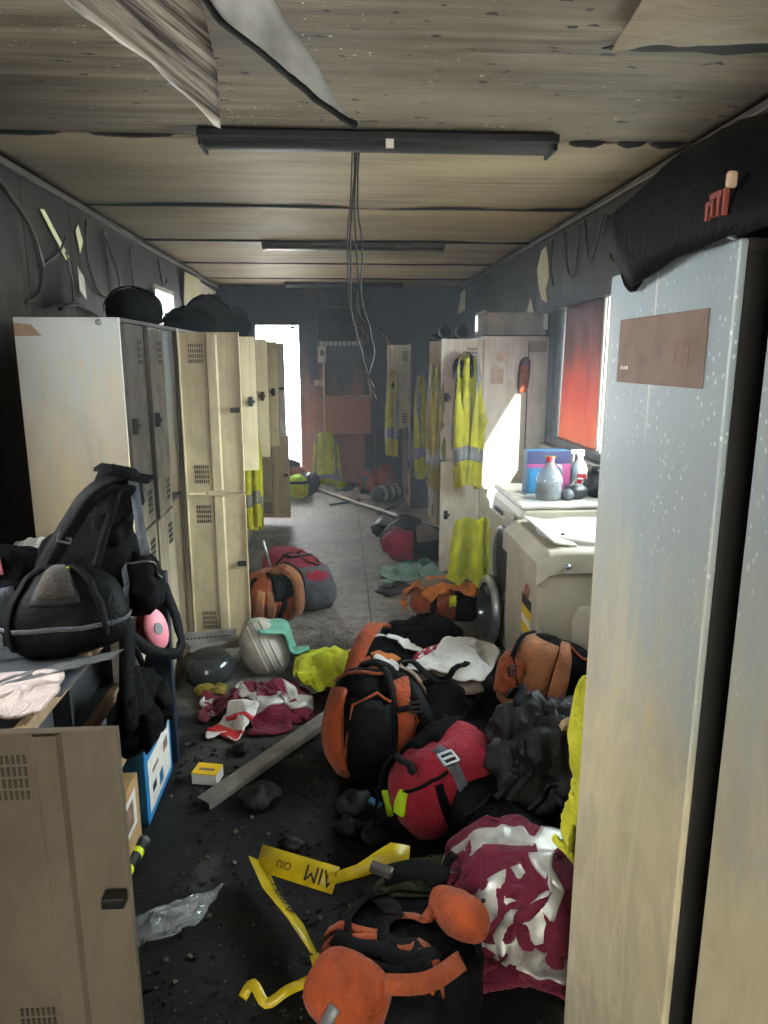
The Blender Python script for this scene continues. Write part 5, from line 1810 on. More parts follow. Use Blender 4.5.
heap('shirt', rect_pattern(0.4, 0.35, seed=2), -0.52, 4.42, 0, [M['orange_light']], 'orange cloth scrap behind the rust backpack by the open lower door', 'cloth', squeeze=(0.5, 0.5), hh=0.06, amp=0.08, bounds=(-0.7, -0.4, 4.2, 4.6), seed=12)

heap('jacket', jp2, -0.34, 2.97, 25, [M['maroon'], M['reflect'], M['maroon']], 'maroon jacket with silver bands crumpled beside the metal channel', 'jacket', squeeze=(0.40, 0.6), hh=0.13, rr=(0.22, 0.16), seed=21, amp=0.15, bounds=(-0.66, -0.04, 2.68, 3.35))
heap('hi_vis_shirt', jacket_pattern(bw=.25, bl=.62, sl=.3, stripes=False), -0.10, 3.24, 15, [M['hi_vis']], 'acid yellow work shirt crumpled in the middle of the aisle', 'shirt', squeeze=(0.45, 0.95), hh=0.15, rr=(0.16, 0.27), seed=23, amp=0.14, bounds=(-0.29, 0.09, 2.85, 3.85))
heap('towel', rect_pattern(0.42, 0.34, seed=4), -0.31, 3.44, 12, [M['teal']], 'mint green cloth draped over the off-white safety helmet', 'cloth', squeeze=(0.7, 0.6), hh=0.10, seed=25, amp=0.06, bounds=(-0.52, -0.08, 3.3, 3.75), z=0.27)
def tape_zone(x, y):
    return 1 if int((x + 5) / 0.08) % 2 else 0
heap('barrier_tape', Pattern(0.36, 0.15, 0.02, None, tape_zone), -0.47, 2.80, 60, [M['white_cotton'], M['red_plastic']], 'crumpled piece of red and white striped tape', 'tape', parts=('red_stripe',), squeeze=(0.42, 0.9), hh=0.07, seed=27, amp=0.05, bounds=(-0.6, -0.35, 2.62, 2.95))

# ------------------------------------------------------------------ middle of the aisle, right
bb = Bag((0.50, 6.05, 0.09), (0.22, 0.18, 0.10), (0, 0, 25), 2.4, 0.03, 7, 9)
t = thing('rubbish_sack', 'black plastic sack crumpled near the end of the pale pole', 'bag', (0.5, 6.05, 0))
bb.body('sack', M['char_gloss'], t)
bb.piping('tie', M['white_plastic'], t, [(190, -20), (215, 20), (240, 50)], 0.006)
bb = Bag((0.57, 5.45, 0.13), (0.26, 0.17, 0.13), (0, 0, 8), 2.6, 0.022, 9, 8)
t = thing('holdall', 'black holdall with a dusty red end pocket in the aisle', 'bag', (0.57, 5.45, 0))
bb.body('body', M['black_fabric'], t)
bb.patch('end_pocket', M['crimson'], t, 190, 255, -50, 40, 0.012, 0.02)
bb.patch('top_flap', M['taupe'], t, 262, 325, 10, 60, 0.010, 0.012)
bb.strap('carry_strap', M['black_strap'], t, [(255, -40), (262, 30), (265, 75)], 0.03)
bb.strap('carry_strap', M['black_strap'], t, [(325, -40), (320, 30), (300, 70)], 0.03)
heap('trousers', trouser_pattern(), 0.56, 4.98, 95, [M['sage'], M['sage']], 'sage green trousers lying in folds in the aisle', 'trousers', parts=('leg_band',), squeeze=(0.7, 0.55), hh=0.12, rr=(0.2, 0.13), seed=31, amp=0.12, bounds=(0.27, 0.84, 4.62, 5.2))
ogp = Bag((0.66, 4.12, 0.10), (0.25, 0.17, 0.11), (0, 0, 6), 2.6, 0.025, 5, 9)
t = thing('rescue_bag', 'orange-brown rescue bag under the bright orange garment', 'bag', (0.66, 4.12, 0))
ogp.body('body', M['orange_dark'], t)
ogp.patch('dark_flap', M['black_fabric'], t, 265, 310, -30, 40, 0.01, 0.01)
ogp.patch('yellow_tab', M['hi_vis'], t, 252, 268, 5, 28, 0.013)
ogp.strap('webbing', M['black_strap'], t, [(225, -50), (228, 20), (232, 70)], 0.03)
heap('jacket', jacket_pattern(bw=.24, bl=.55, sl=.35), 0.60, 4.14, 10, [M['orange_light'], M['taupe']], 'bright orange garment with dull bands, sunlit, on the brown rescue bag', 'jacket', squeeze=(0.5, 0.55), hh=0.10, rr=None, seed=33, amp=0.10, bounds=(0.32, 0.82, 3.9, 4.5))

def lean(x, y, k):
    ax = 0.30 if abs(x) > 0.30 else abs(x)
    return (0.775 + np.sign(x) * ax * 0.42, 4.10 - 0.04 * math.sin(x * 24) - (0.33 - y) * 0.12, 0.62 + (y - 0.33) * 0.80 - max(0, abs(x) - 0.29) * 0.75)
hang('turnout_coat', jp, lambda x, y: y > 0.27 and abs(x) < 0.25, lean, [M['hi_vis'], M['turnout_yellow'], M['reflect_dull']], 'bright yellow coat draped beside the front loading machine', 'jacket', steps=34, bounds=(0.60, 0.93, 3.93, 4.3), ground=True)

# ------------------------------------------------------------------ the big heap in front of the machines
bk = Bag((0.42, 3.62, 0.07), (0.18, 0.13, 0.07), (0, 0, 20), 2.4, 0.03, 3, 9)
t = thing('kit_bag', 'dark burnt kit bag at the back edge of the large heap', 'bag', (0.46, 3.68, 0))
bk.body('body', M['char'], t)
bk.strap('strap', M['black_strap'], t, [(240, -40), (250, 30), (260, 75)], 0.03)
heap('jacket', jacket_pattern(stripes=False), 0.44, 3.62, 30, [M['black_fabric']], 'grey-black jacket heaped at the back of the large clothes pile', 'jacket', squeeze=(0.40, 0.45), hh=0.06, rr=None, seed=41, amp=0.12, bounds=(0.2, 0.66, 3.35, 3.85))
hp = Bag((0.17, 3.02, 0.13), (0.15, 0.17, 0.14), (20, 0, 25), 3.0, 0.015, 4, 8)
t = thing('harness_pack', 'orange harness pack with black slats behind the front orange rucksack', 'bag', (0.17, 3.02, 0))
hp.body('body', M['black_fabric'], t)
for k in range(4):
    hp.patch('orange_panel', M['orange'], t, 180 + k * 24, 199 + k * 24, -20, 60, 0.012, 0.006, 8)
hp.patch('top_panel', M['orange_light'], t, 170, 300, 62, 80, 0.012, 0.006)
q = cable([(0.02, 2.86, 0.17), (0.07, 2.98, 0.27), (0.14, 3.12, 0.33), (0.20, 3.25, 0.28)], 6, 0.003)
ribbon('shoulder_strap', q, 0.075, M['orange'], t, [(-0.3, -0.6, 0.7)] * len(q), 0.014)
heap('trousers', trouser_pattern(), 0.80, 3.32, 100, [M['dark_green'], M['dark_green']], 'very dark green trousers spread along the foot of the pale machine', 'trousers', parts=('leg_band',), squeeze=(0.8, 0.72), hh=0.24, rr=(0.34, 0.2), seed=43, amp=0.08, bounds=(0.46, 1.25, 2.85, 3.6), z=0.32) if False else None
und = Bag((0.50, 2.68, 0.10), (0.26, 0.36, 0.15), (0, 0, 0), 2.5, 0.05, 11, 6)
t = thing('burnt_clothes', 'blackened mass of burnt clothes forming the core of the large heap', 'clothes', (0.62, 2.75, 0))
und.body('mass', M['char'], t, 60, 34)
und.patch('scorched_fold', M['black_fabric'], t, 190, 260, 5, 60, 0.02, 0.03)
und.patch('scorched_fold', M['black_fabric'], t, 275, 330, 0, 50, 0.02, 0.03)
heap('trousers', trouser_pattern(), 0.47, 3.05, 98, [M['dark_green'], M['dark_green']], 'very dark green trousers spread below the energy labels of the pale machine', 'trousers', parts=('leg_band',), squeeze=(0.7, 0.5), hh=0.08, rr=None, seed=43, amp=0.09, bounds=(0.3, 1.05, 2.6, 2.66 + .9) if False else (0.3, 1.05, 2.5, 3.5))
bw = Bag((0.79, 2.50, 0.33), (0.17, 0.13, 0.17), (-8, 12, -18), 2.8, 0.015, 6, 8)
t = thing('equipment_bag', 'tan-brown equipment bag with dark open side and buckles, against the machine', 'bag', (0.79, 2.5, 0.17))
bw.body('body', M['black_fabric'], t)
bw.patch('tan_panel', M['brown_fabric'], t, 180, 268, -62, 62, 0.012, 0.01)
bw.patch('tan_collar', M['brown_fabric'], t, 268, 292, -70, 70, 0.018, 0.01)
bw.patch('pocket', M['orange_dark'], t, 190, 232, -20, 25, 0.026, 0.02)
bw.strap('webbing', M['black_strap'], t, [(200, 60), (215, 20), (238, -15)], 0.022, 0.034)
buckle(t, bw.pt(R(222), R(12), 0.05), rot(70, 0, 30), M['black_plastic'], 0.02)
bw.piping('piping', M['orange_dark'], t, [(296, 68), (318, 50), (350, 42)], 0.005)
bt = Bag((0.66, 2.14, 0.20), (0.19, 0.20, 0.22), (0, 0, 15), 2.2, 0.06, 14, 11)
t = thing('burnt_bundle', 'charred melted bundle of straps and padding right of the red pack', 'bundle', (0.66, 2.14, 0))
bt.body('mass', M['char_gloss'], t, 64, 40)
random.seed(21)
for k in range(7):
    u, v = random.uniform(185, 320), random.uniform(0, 60)
    bt.strap('burnt_strap', M['char_gloss'], t, [(u, v), (u + random.uniform(-25, 25), v - 25), (u + random.uniform(-40, 40), v - 50)], 0.02, 0.015)
bt.patch('foam_edge', M['wood_edge'], t, 262, 272, 55, 60, 0.03)
bt.patch('foam_edge', M['taupe'], t, 292, 305, 42, 47, 0.03)
q = [Vector((0.525, 2.06, 0.30)), Vector((0.53, 2.07, 0.38)), Vector((0.53, 2.09, 0.46))]
ribbon('stiff_strap', q, 0.03, M['char_gloss'], t, [(0, -1, 0)] * 3, 0.005)

heap('jacket', jacket_pattern(bw=.26, bl=.6, sl=.4, stripes=False), 0.60, 2.98, 70, [M['dark_green']], 'grey-green dark jacket bunched against the front of the pale machine', 'jacket', squeeze=(0.42, 0.5), hh=0.16, rr=(0.15, 0.2), seed=91, amp=0.12, bounds=(0.36, 0.765, 2.7, 3.28))
heap('trousers', trouser_pattern(), 0.27, 2.33, 40, [M['black_fabric'], M['black_fabric']], 'black trousers wedged between the orange-lobed rucksack and the red pack', 'trousers', parts=('leg_band',), squeeze=(0.6, 0.4), hh=0.06, rr=None, seed=93, amp=0.10, bounds=(0.08, 0.46, 2.22, 2.6))
heap('towel', rect_pattern(0.4, 0.3, seed=8), 0.36, 4.62, 30, [M['char']], 'burnt black rag on the grey floor left of the orange garment', 'cloth', squeeze=(0.55, 0.5), hh=0.02, rr=None, seed=97, amp=0.04, bounds=(0.2, 0.55, 4.4, 4.8), z=0.03)
heap('towel', rect_pattern(0.35, 0.3, seed=9), 0.40, 6.45, 50, [M['black_fabric']], 'small dark rag past the black plastic sack', 'cloth', squeeze=(0.55, 0.5), hh=0.02, rr=None, seed=98, amp=0.05, bounds=(0.2, 0.6, 6.25, 6.7), z=0.03)
# orange-black rucksack
op = Bag((0.11, 2.52, 0.17), (0.17, 0.16, 0.21), (-22, 6, 8), 2.7, 0.012, 8, 8)
t = thing('rescue_rucksack', 'black rucksack with orange side lobes in the centre of the aisle heap', 'bag', (0.11, 2.52, 0))
op.body('body', M['black_fabric'], t, 48, 30)
op.patch('orange_lobe', M['orange'], t, 180, 222, -55, 40, 0.014, 0.022)
op.patch('orange_lobe', M['orange'], t, 286, 326, -62, 52, 0.016, 0.025)
op.patch('front_pocket', M['nylon_black'], t, 226, 280, -45, 30, 0.018, 0.03)
op.piping('zip', M['orange_dark'], t, [(228, -30), (236, 22), (262, 36), (280, 26)], 0.005, 0.03)
op.piping('piping', M['orange_dark'], t, [(180, 45), (225, 58), (290, 62)], 0.006, 0.012)
op.piping('seam', M['black_strap'], t, [(300, 20), (312, -10), (304, -50)], 0.004, 0.036)
op.strap('webbing', M['black_strap'], t, [(282, 70), (284, 10), (284, -55)], 0.03, 0.022)
op.strap('compression_strap', M['black_strap'], t, [(284, 18), (305, 20), (330, 14)], 0.022, 0.042)
buckle(t, op.pt(R(302), R(19), 0.052), rot(70, 0, 10), M['black_plastic'], 0.022)
q = cable([(0.06, 2.60, 0.37), (0.12, 2.56, 0.40), (0.18, 2.56, 0.37), (0.22, 2.50, 0.30)], 6, 0.004)
ribbon('carry_handle', q, 0.03, M['black_strap'], t, [(0, -0.5, 0.8)] * len(q), 0.008)
q = cable([(0.20, 2.52, 0.36), (0.26, 2.44, 0.33), (0.30, 2.38, 0.25), (0.31, 2.36, 0.14)], 6, 0.004)
ribbon('shoulder_strap', q, 0.055, M['nylon_black'], t, [(0.2, -0.7, 0.6)] * len(q), 0.012)

heap('shirt', jacket_pattern(bw=.24, bl=.5, sl=.25, stripes=False), 0.33, 2.70, 10, [M['taupe']], 'dusty taupe shirt with burn holes under the white vest', 'shirt', squeeze=(0.6, 0.5), hh=0.08, rr=None, seed=51, amp=0.10, bounds=(0.16, 0.56, 2.45, 2.95))
# white vest with red print
def vest_mask(x, y):
    return (abs(x) < 0.21 and y < 0.12) or (0.07 < abs(x) < 0.135 and y < 0.33) or (abs(x) < 0.19 - (y - 0.12) * 0.5 and abs(x) > 0.06 + (0.2 - y) * 0.3 and y < 0.25)
def vest_zone(x, y):
    return 1 if (abs(x + 0.02) < 0.085 and abs(y - 0.04) < 0.05 and nz(x, y, 3, 40) > -0.10) else 0
vp = Pattern(0.44, 0.62, 0.017, vest_mask, vest_zone)
heap('vest', vp, 0.40, 2.87, 62, [M['white_cotton'], M['print_red']], 'white singlet with a red printed emblem on top of the heap', 'vest', parts=('print',), squeeze=(0.84, 0.80), hh=0.07, rr=None, seed=53, amp=0.035, bounds=(0.10, 0.68, 2.6, 3.15), freq=5)

# red pack with black base
rp = Bag((0.33, 2.13, 0.17), (0.20, 0.13, 0.13), (0, -22, 28), 2.8, 0.016, 6, 8)
rb = Bag((0.44, 2.06, 0.11), (0.14, 0.13, 0.11), (0, 0, 10), 2.5, 0.02, 7, 8)
t = thing('red_pack', 'red and black pack with a buckled grey strap across it', 'bag', (0.36, 2.12, 0))
rp.body('red_body', M['red'], t, 48, 28)
rb.body('black_base', M['nylon_black'], t)
rp.strap('webbing', M['grey_fabric'], t, [(262, -70), (268, 0), (272, 50), (280, 80)], 0.035, 0.012)
buckle(t, rp.pt(R(272), R(58), 0.022), rot(20, 0, 30), M['steel'], 0.026)
rp.piping('piping', M['black_strap'], t, [(190, 30), (230, 44), (262, 48)], 0.006, 0.006)
rp.patch('black_panel', M['black_fabric'], t, 232, 244, -40, 40, 0.010)
rp.patch('lime_tab', M['hi_vis_lime'], t, 186, 198, 12, 32, 0.012)
rp.patch('top_collar', M['black_fabric'], t, 20, 120, 25, 75, 0.012, 0.015)
rb.piping('zip', M['char_gloss'], t, [(230, 20), (270, 48), (310, 30)], 0.005)
heap('work_glove', rect_pattern(0.2, 0.16, 0.02, seed=2), 0.25, 1.93, 20, [M['mustard']], 'mustard yellow cloth bunched under the red pack', 'cloth', squeeze=(0.6, 0.6), hh=0.04, rr=None, seed=55, amp=0.06, bounds=(0.15, 0.33, 1.85, 1.99))
heap('jacket', jacket_pattern(bw=.2, bl=.45, sl=.25, stripes=False), 0.24, 1.80, 40, [M['olive']], 'olive work shirt crushed between the tape and the maroon jacket', 'shirt', squeeze=(0.45, 0.45), hh=0.05, rr=(0.12, 0.08), seed=57, amp=0.08, bounds=(0.08, 0.40, 1.68, 1.92))
cb = Bag((0.50, 1.76, 0.10), (0.16, 0.22, 0.13), (0, 0, 10), 2.4, 0.03, 17, 7)
t = thing('kit_bag', 'black bag buried beneath the banded maroon jacket', 'bag', (0.5, 1.76, 0))
cb.body('body', M['nylon_black'], t)
cb.strap('strap', M['black_strap'], t, [(200, 20), (260, 60), (320, 20)], 0.03)
heap('jacket', jacket_pattern(bw=.3, bl=.72, sl=.45), 0.44, 1.62, 70, [M['maroon'], M['reflect']], 'maroon jacket with broad silver bands at the foot of the plated locker', 'jacket', squeeze=(0.48, 0.54), hh=0.09, rr=(0.17, 0.26), seed=61, amp=0.15, bounds=(0.24, 0.70, 1.375, 1.86), steps=44)

# orange rescue pack at the front
ok_ = Bag((0.13, 1.42, 0.105), (0.19, 0.19, 0.11), (0, 0, -8), 3.0, 0.015, 5, 8)
t = thing('rescue_pack', 'black rescue pack with orange pads and straps, nearest on the floor', 'bag', (0.12, 1.42, 0))
ok_.body('body', M['nylon_black'], t, 44, 28)
for k, u in enumerate((158, 172)):
    ok_.strap('orange_strap', M['orange'], t, [(u - 10, -35), (u + 10, 30), (u + 25, 62)], 0.026, 0.012)
ok_.strap('orange_strap', M['orange_dark'], t, [(60, 30), (40, 60), (330, 66), (300, 30)], 0.03, 0.012)
ok_.strap('webbing', M['black_strap'], t, [(120, 20), (110, 60), (300, 70), (290, 0)], 0.05, 0.014)
ok_.strap('webbing', M['black_strap'], t, [(180, 30), (230, 62), (330, 50), (0, 20)], 0.04, 0.014)
pd = Bag((0.0, 1.29, 0.20), (0.095, 0.075, 0.055), (25, 12, -28), 3.0, 0.006, 3, 9)
pad = pd.body('hip_pad', M['orange'], t, 36, 22)
pd.strap('reflective_strip', M['reflect_dull'], pad, [(258, -40), (262, 0), (266, 50)], 0.026, 0.005)
pd2 = Bag((0.27, 1.48, 0.22), (0.055, 0.10, 0.05), (-20, 25, 12), 2.6, 0.006, 6, 9)
pad2 = pd2.body('hip_pad', M['orange'], t, 36, 22)
pe = pd2.pt(R(300), R(40), 0.003)
MB().lathe([(0.0, 0.004), (0.006, 0.004), (0.006, 0.0)], 10, Matrix.Translation(pe)).build('eyelet', M['black_plastic'], pad2)
q = cable([(0.08, 1.27, 0.24), (0.17, 1.25, 0.26), (0.25, 1.31, 0.25)], 6, 0.002)
ribbon('lower_strap', q, 0.04, M['orange_dark'], t, [(0, -0.7, 0.7)] * len(q), 0.01)
q = cable([(0.10, 1.62, 0.22), (0.18, 1.60, 0.25), (0.26, 1.57, 0.245)], 6, 0.002)
ribbon('upper_strap', q, 0.05, M['black_strap'], t, [(0, -0.6, 0.7)] * len(q), 0.008)
MB().obox((0.09, 1.60, 0.255), (0.03, 0.012, 0.012), rot(0, 10, -20)).build('steel_clip', M['steel_dark'], t, bevel=0.004)

straps = [
    ([(0.52, 2.50, 0), (0.45, 2.42, 0), (0.40, 2.36, 0), (0.36, 2.40, 0)], 'loose black strap looping over the heap above the red pack'),
    ([(0.24, 2.72, 0), (0.33, 2.62, 0), (0.42, 2.60, 0), (0.50, 2.66, 0)], 'loose black strap lying across the taupe shirt'),
    ([(0.03, 2.26, 0), (0.10, 2.16, 0), (0.17, 2.10, 0), (0.22, 2.02, 0)], 'loose black strap trailing on the floor left of the red pack'),
    ([(0.62, 2.36, 0), (0.58, 2.28, 0), (0.60, 2.18, 0), (0.56, 2.10, 0)], 'loose scorched strap lying over the charred melted bundle'),
    ([(0.30, 1.72, 0), (0.22, 1.66, 0), (0.12, 1.70, 0), (0.02, 1.66, 0)], 'loose black strap behind the nearest orange rescue pack'),
]
for pts, lab in straps:
    q = cable(pts, 7, 0.012, len(lab))
    q = [Vector((v.x, v.y, h_at(v.x, v.y) + 0.014 + 0.012 * abs(nz(v.x, v.y, 4, 14)))) for v in q]
    for _ in range(3):
        q = [q[0]] + [Vector((b_.x, b_.y, max(b_.z, (a_.z + c_.z) / 2))) for a_, b_, c_ in zip(q, q[1:], q[2:])] + [q[-1]]
    o = ribbon('webbing_strap', q, 0.026, M['black_strap'], None, [(0, -0.2, 1)] * len(q), 0.004, loc=q[0])
    tag(o, lab, 'strap')
# yellow printed tape folded over the floor
t = thing('warning_tape', 'yellow warning tape with black lettering trailing from the rescue pack', 'tape', (-0.2, 1.8, 0.0))
def flat(name, pts, w, nrm, parent=t):
    return ribbon(name, [Vector(p) for p in pts], w, M['tape'], parent, [Vector(n) for n in nrm], 0.0012)
A, B_ = Vector((-0.265, 1.90, 0.075)), Vector((-0.03, 1.755, 0.10))
s1 = flat('tape_strip', [A, A.lerp(B_, .33), A.lerp(B_, .66), B_], 0.072, [(0, -0.75, 0.65)] * 4)
C_ = Vector((-0.085, 1.545, 0.06))
s2 = flat('tape_strip', [A + Vector((-0.005, -0.01, 0.0)), A.lerp(C_, .35) + Vector((-.015, 0, -.01)), A.lerp(C_, .7), C_], [0.072, 0.07, 0.065, 0.03], [(0.75, -0.45, 0.45)] * 4)
D_ = Vector((0.13, 1.775, 0.155))
s3 = flat('tape_strip', [B_ + Vector((-0.02, 0.005, 0.0)), B_.lerp(D_, .4), B_.lerp(D_, .75) + Vector((0, 0, .005)), D_, D_ + Vector((0.05, 0.0, -0.01))], [0.03, 0.035, 0.05, 0.075, 0.07], [(0, -0.7, 0.7)] * 5)
s4 = flat('tape_strip', cable([(-0.085, 1.545, 0.06), (-0.075, 1.51, 0.03), (-0.11, 1.50, 0.02), (-0.15, 1.47, 0.03), (-0.20, 1.455, 0.012), (-0.235, 1.49, 0.035), (-0.26, 1.475, 0.01)], 4, 0.0), 0.024, [(0, -0.6, 0.8)] * 25)
def letters(body, p, q, f, size, nrm, parent, flip=False):
    d = (q - p).normalized()
    n = Vector(nrm).normalized()
    up = n.cross(d)
    if flip:
        d, up = -d, -up
    text_mesh('lettering', body, size, p.lerp(q, f) + n * 0.0016, d, up, M['black_ink'], parent, 0.0005)
letters('AIM', A, B_, 0.80, 0.062, (0, -0.75, 0.65), s1, True)
letters('OIU', A, B_, 0.34, 0.03, (0, -0.75, 0.65), s1, True)
letters('TUIM', A, C_, 0.45, 0.056, (0.75, -0.45, 0.45), s2)

# yellow coat hem hanging out from the open front of the plated locker
def hem(x, y, k):
    return (0.53 + 0.12 * (x + 0.2) / 0.4 + 0.09 * (y + 0.45), 1.62 + 0.03 * math.sin(x * 26) + 0.02 * y, 0.72 + (y - 0.45) * 0.36 - 0.16 * (x - 0.2))
hm = rect_pattern(0.42, 0.9, 0.028, 4, lambda x, y: 1 if band(y, -0.34, -0.28) else 0)
hang('hanging_coat', hm, lambda x, y: y > 0.38, hem, [M['turnout_yellow'], M['hi_vis']], 'yellow coat hanging from the hidden front of the plated locker', 'jacket', parts=('reflective_stripe',), steps=10, bounds=(0.50, 0.9, 1.38, 1.9))

# ------------------------------------------------------------------ cloths at the left rack
heap('towel', rect_pattern(0.40, 0.34, 0.022, 5), -0.80, 1.53, 20, [M['pink_cloth']], 'pinkish white cloth crumpled on the near end of the rack', 'cloth', squeeze=(0.65, 0.6), hh=0.04, seed=71, amp=0.035, bounds=(-1.05, -0.655, 1.40, 1.66), z=zr + 0.03)
sk = Bag((-0.60, 1.96, 0.555), (0.045, 0.15, 0.125), (0, 0, -4), 2.2, 0.028, 31, 10, 0.35)
t = thing('cloth_bag', 'black cloth bag hanging by its strap at the rack front', 'bag', (-0.60, 1.96, 0.43))
sk.body('body', M['black_fabric'], t, 44, 30)
sk.patch('loose_fold', M['black_fabric'], t, 20, 70, -50, 20, 0.012, 0.02)
sk.patch('loose_fold', M['black_fabric'], t, 290, 340, -55, 10, 0.012, 0.025)
MB().tube(cable([(-0.58, 1.95, 0.69), (-0.59, 1.93, 0.74), (-0.60, 1.9, 0.79)], 5, 0.002), 0.009).build('cord', M['black_strap'], t, smooth=True)

# ------------------------------------------------------------------ things on top of the lockers
zt = 1.705
hb = Bag((-1.02, 3.75, zt + 0.08), (0.13, 0.24, 0.10), (0, 0, 5), 2.2, 0.012, 3, 6)
t = thing('kit_bag', 'rounded black bag on top of the near left lockers before the small window', 'bag', (-1.02, 3.75, zt))
hb.body('body', M['black_fabric'], t)
hb.strap('strap', M['black_strap'], t, [(200, 0), (270, 60), (340, 0)], 0.03)
for k, (x, y, hx, hy, hz, sd) in enumerate(((-1.0, 5.0, 0.16, 0.18, 0.09, 4), (-0.95, 5.45, 0.16, 0.2, 0.15, 7), (-0.92, 6.2, 0.14, 0.26, 0.13, 9))):
    bq = Bag((x, y, zt + hz * 0.92), (hx, hy, hz), (0, 0, 10 * k), 2.3, 0.035, sd, 9)
    t = thing('kit_bag', ['low black bag on the left lockers under the torn pale lining', 'tallest charred bag on top of the left lockers', 'black bag on the locker top closest to the bright doorway'][k], 'bag', (x, y, zt))
    bq.body('body', M['char'] if k == 1 else M['black_fabric'], t, 30, 20)
    bq.strap('strap', M['black_strap'], t, [(200, 0), (280, 60), (340, 0)], 0.03)

t = thing('carton', 'long soot-browned carton on top of the sunlit right lockers', 'box', (1.22, 5.2, zt))
MB().box((1.01, 5.0, zt), (1.43, 5.32, zt + 0.155)).build('carton_body', M['soot_card'], t, bevel=0.004)
MB().box((1.405, 4.985, zt + 0.04), (1.435, 5.0, zt + 0.15)).build('torn_flap', M['off_white'], t)
t = thing('goggles', 'black goggles lying on top of the right lockers', 'goggles', (0.90, 6.2, zt))
for x in (-0.07, 0.07):
    MB().lathe([(0.045, 0.0), (0.055, 0.01), (0.055, 0.05), (0.046, 0.055)], 20, Matrix.Translation((0.95 + x, 6.12, zt + 0.058)) @ rot(80, 0, 10).to_4x4()).build('eyecup', M['black_plastic'], t, smooth=True)
    MB().lathe([(0.0, 0.03), (0.046, 0.03)], 20, Matrix.Translation((0.95 + x, 6.12, zt + 0.058)) @ rot(80, 0, 10).to_4x4()).build('lens', M['visor'], t)
MB().tube(cable([(0.83, 6.14, zt + 0.05), (0.80, 6.3, zt + 0.03), (0.95, 6.42, zt + 0.02), (1.08, 6.3, zt + 0.03), (1.07, 6.14, zt + 0.05)], 6), 0.012, 8).build('head_strap', M['black_strap'], t, smooth=True)

# black holdall on the plated locker
bh = Bag((0.93, 0.98, zt + 0.075), (0.40, 0.28, 0.085), (0, 0, 4), 2.8, 0.016, 3, 6)
t = thing('holdall', 'big black holdall slumped on top of the plated locker', 'bag', (0.9, 1.0, zt))
bh.body('body', M['nylon_black'], t, 56, 30)
P = []
for i in range(15):
    u = i / 14
    kk = [(0.80, 0.85, 0.17), (0.60, 1.09, 0.18), (0.555, 1.17, 0.17), (0.515, 1.335, 0.105)]
    w_ = u * 3
    q_ = min(int(w_), 2)
    top = Vector(kk[q_]).lerp(Vector(kk[q_ + 1]), w_ - q_) + Vector((0, 0, zt))
    low = Vector((0.490, 0.70, zt + 0.0)).lerp(Vector((0.488, 1.21, zt - 0.012 - 0.02 * u)), u)
    P.append([top.lerp(low, k / 8) + Vector((-0.035 * math.sin(PI * k / 8), 0.02 * math.sin(PI * k / 8) * u, 0.025 * math.sin(PI * k / 8) + 0.010 * nz(u * 5, k * .5, 2, 1.3))) for k in range(9)])
MB().grid(P).build('overhanging_flap', M['nylon_black'], t, smooth=True, solid=0.006)
P = [[Vector((0.495 + 0.05 * j / 4, 1.15 + 0.13 * i / 6 + 0.02 * j / 4, zt + 0.07 - (0.115 * math.sin(PI * (0.15 + 0.6 * i / 6)) * (1 - j / 4)))) for j in range(5)] for i in range(7)]
MB().grid(P).build('corner_fold', M['black_fabric'], t, smooth=True, solid=0.006)
bdg = MB()
ctr, n_ = Vector((0.481, 0.94, zt + 0.036)), Vector((-1, 0, 0.25)).normalized()
for du, dv, w, h in ((0, 0.012, 0.026, 0.004), (-0.022, 0.0, 0.004, 0.016), (-0.008, -0.002, 0.005, 0.013), (0.007, -0.002, 0.004, 0.012), (0.02, -0.004, 0.005, 0.012), (0.012, 0.004, 0.012, 0.003)):
    bdg.box((ctr.x - 0.003, ctr.y + du - w / 2, ctr.z + dv - h), (ctr.x + 0.004, ctr.y + du + w / 2, ctr.z + dv + h))
bdg.build('red_badge', M['led_red'], t, bevel=0.001)
MB().box((0.476, 0.907, zt + 0.05), (0.49, 0.915, zt + 0.07)).build('pale_toggle', M['sticker_tan'], t, bevel=0.005)

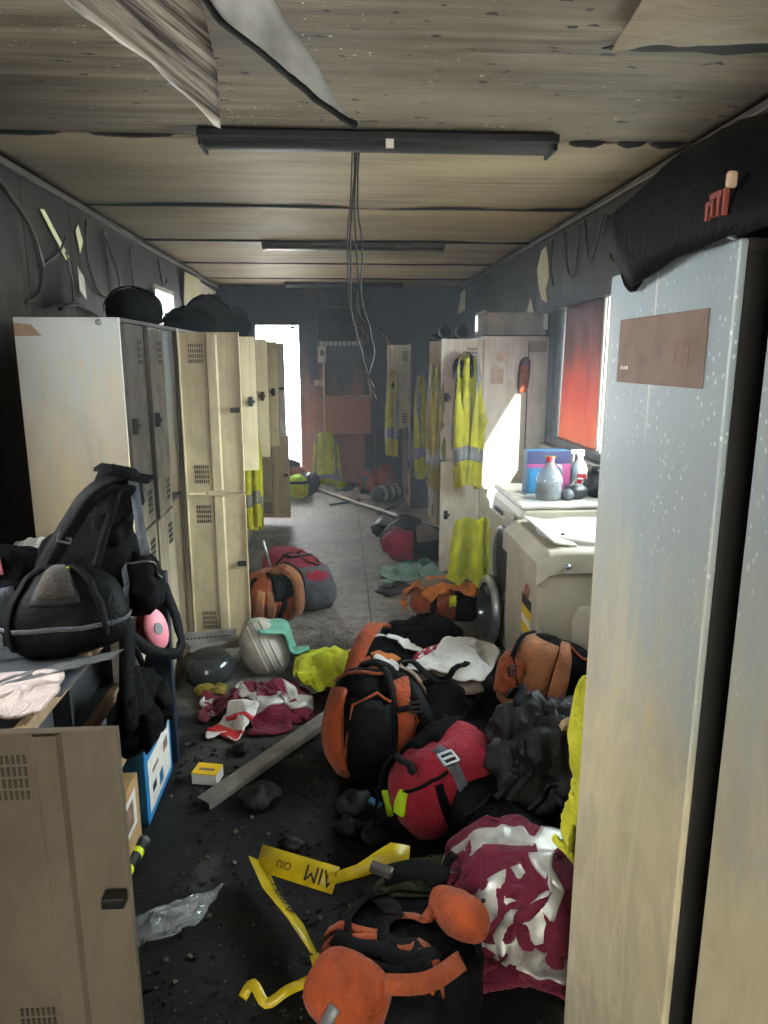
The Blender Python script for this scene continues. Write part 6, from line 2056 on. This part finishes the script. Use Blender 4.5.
# ------------------------------------------------------------------ debris: small char bits and lime scraps
random.seed(77)
b = MB()
def chip(x, y, s):
    z = s * 0.4
    pts = []
    for dz in (-0.4, 0.5):
        for k in range(4):
            a = PI / 2 * k + random.uniform(-.4, .4)
            pts.append((x + s * random.uniform(.5, 1) * math.cos(a), y + s * random.uniform(.5, 1) * math.sin(a), max(0.001, z + dz * s * random.uniform(.6, 1))))
    b.add(pts, [(0, 3, 2, 1), (4, 5, 6, 7), (0, 1, 5, 4), (1, 2, 6, 5), (2, 3, 7, 6), (3, 0, 4, 7)], 0 if random.random() < .85 else 1)
n = 0
while n < 2000:
    x, y = random.uniform(-0.66, 0.5), random.uniform(1.35, 4.0) if random.random() < .95 else random.uniform(4, 6)
    if h_at(x, y) > 0.012:
        n += 0.2
        continue
    chip(x, y, random.choice((0.003, 0.004, 0.005, 0.006, 0.010)) * (1 if y < 3.2 else 0.6))
    n += 1
o = b.build('char_debris', [M['char'], M['wall_soot']])
o['kind'] = 'stuff'
o['label'] = 'scattered bits of char and ash on the floor'
o['category'] = 'debris'
lumps = [(-0.30, 2.28, 0.05), (0.02, 2.22, 0.05), (-0.42, 2.62, 0.028), (0.0, 2.10, 0.035), (-0.18, 2.02, 0.03), (0.10, 2.05, 0.045)]
for k, (x, y, s) in enumerate(lumps):
    g = Bag((x, y, s * 0.55), (s * 1.5, s * 1.2, s * 0.7), (0, 0, 50 * k), 2.0, s * 0.5, k + 2, 26)
    o = g.body('charred_lump', M['char_gloss'], None, 18, 12)
    tag(o, ['charred lump under the middle of the metal channel', 'charred lump just left of the red pack by the rucksack foot', 'charred lump beside the small yellow-topped box', 'charred lump in the centre of the bare black floor',
            'lone charred lump midway between the tape and the metal channel', 'charred lump below the left end of the red pack'][k], 'debris')
t = thing('name_tag', 'lime and pale blue plastic tag left of the red pack', 'tag', (0.14, 2.2, 0))
MB().obox((0.145, 2.20, 0.035), (0.012, 0.045, 0.004), rot(40, 20, 30)).build('lime_piece', M['hi_vis_lime'], t, bevel=0.002)
MB().obox((0.095, 2.22, 0.03), (0.035, 0.012, 0.004), rot(10, 15, -25)).build('clear_piece', M['blue_mid'], t, bevel=0.002)

# ------------------------------------------------------------------ thin haze volume filling the far half of the room
t = NT('thin_haze')
for k in list(t.t.links):
    if k.to_socket == t.out.inputs['Surface']:
        t.t.links.remove(k)
vs = t.n('VolumeScatter')
vs.inputs['Color'].default_value = (0.86, 0.92, 1.0, 1)
vs.inputs['Density'].default_value = 0.019
vs.inputs['Anisotropy'].default_value = 0.35
t.l(vs.outputs[0], t.out.inputs['Volume'])
o = MB().box((-1.455, 2.5, 0.002), (1.455, 8.945, 2.40)).build('thin_haze', t.m)
o['kind'] = 'stuff'
o['label'] = 'thin haze hanging through the far half of the room'
o['category'] = 'haze'
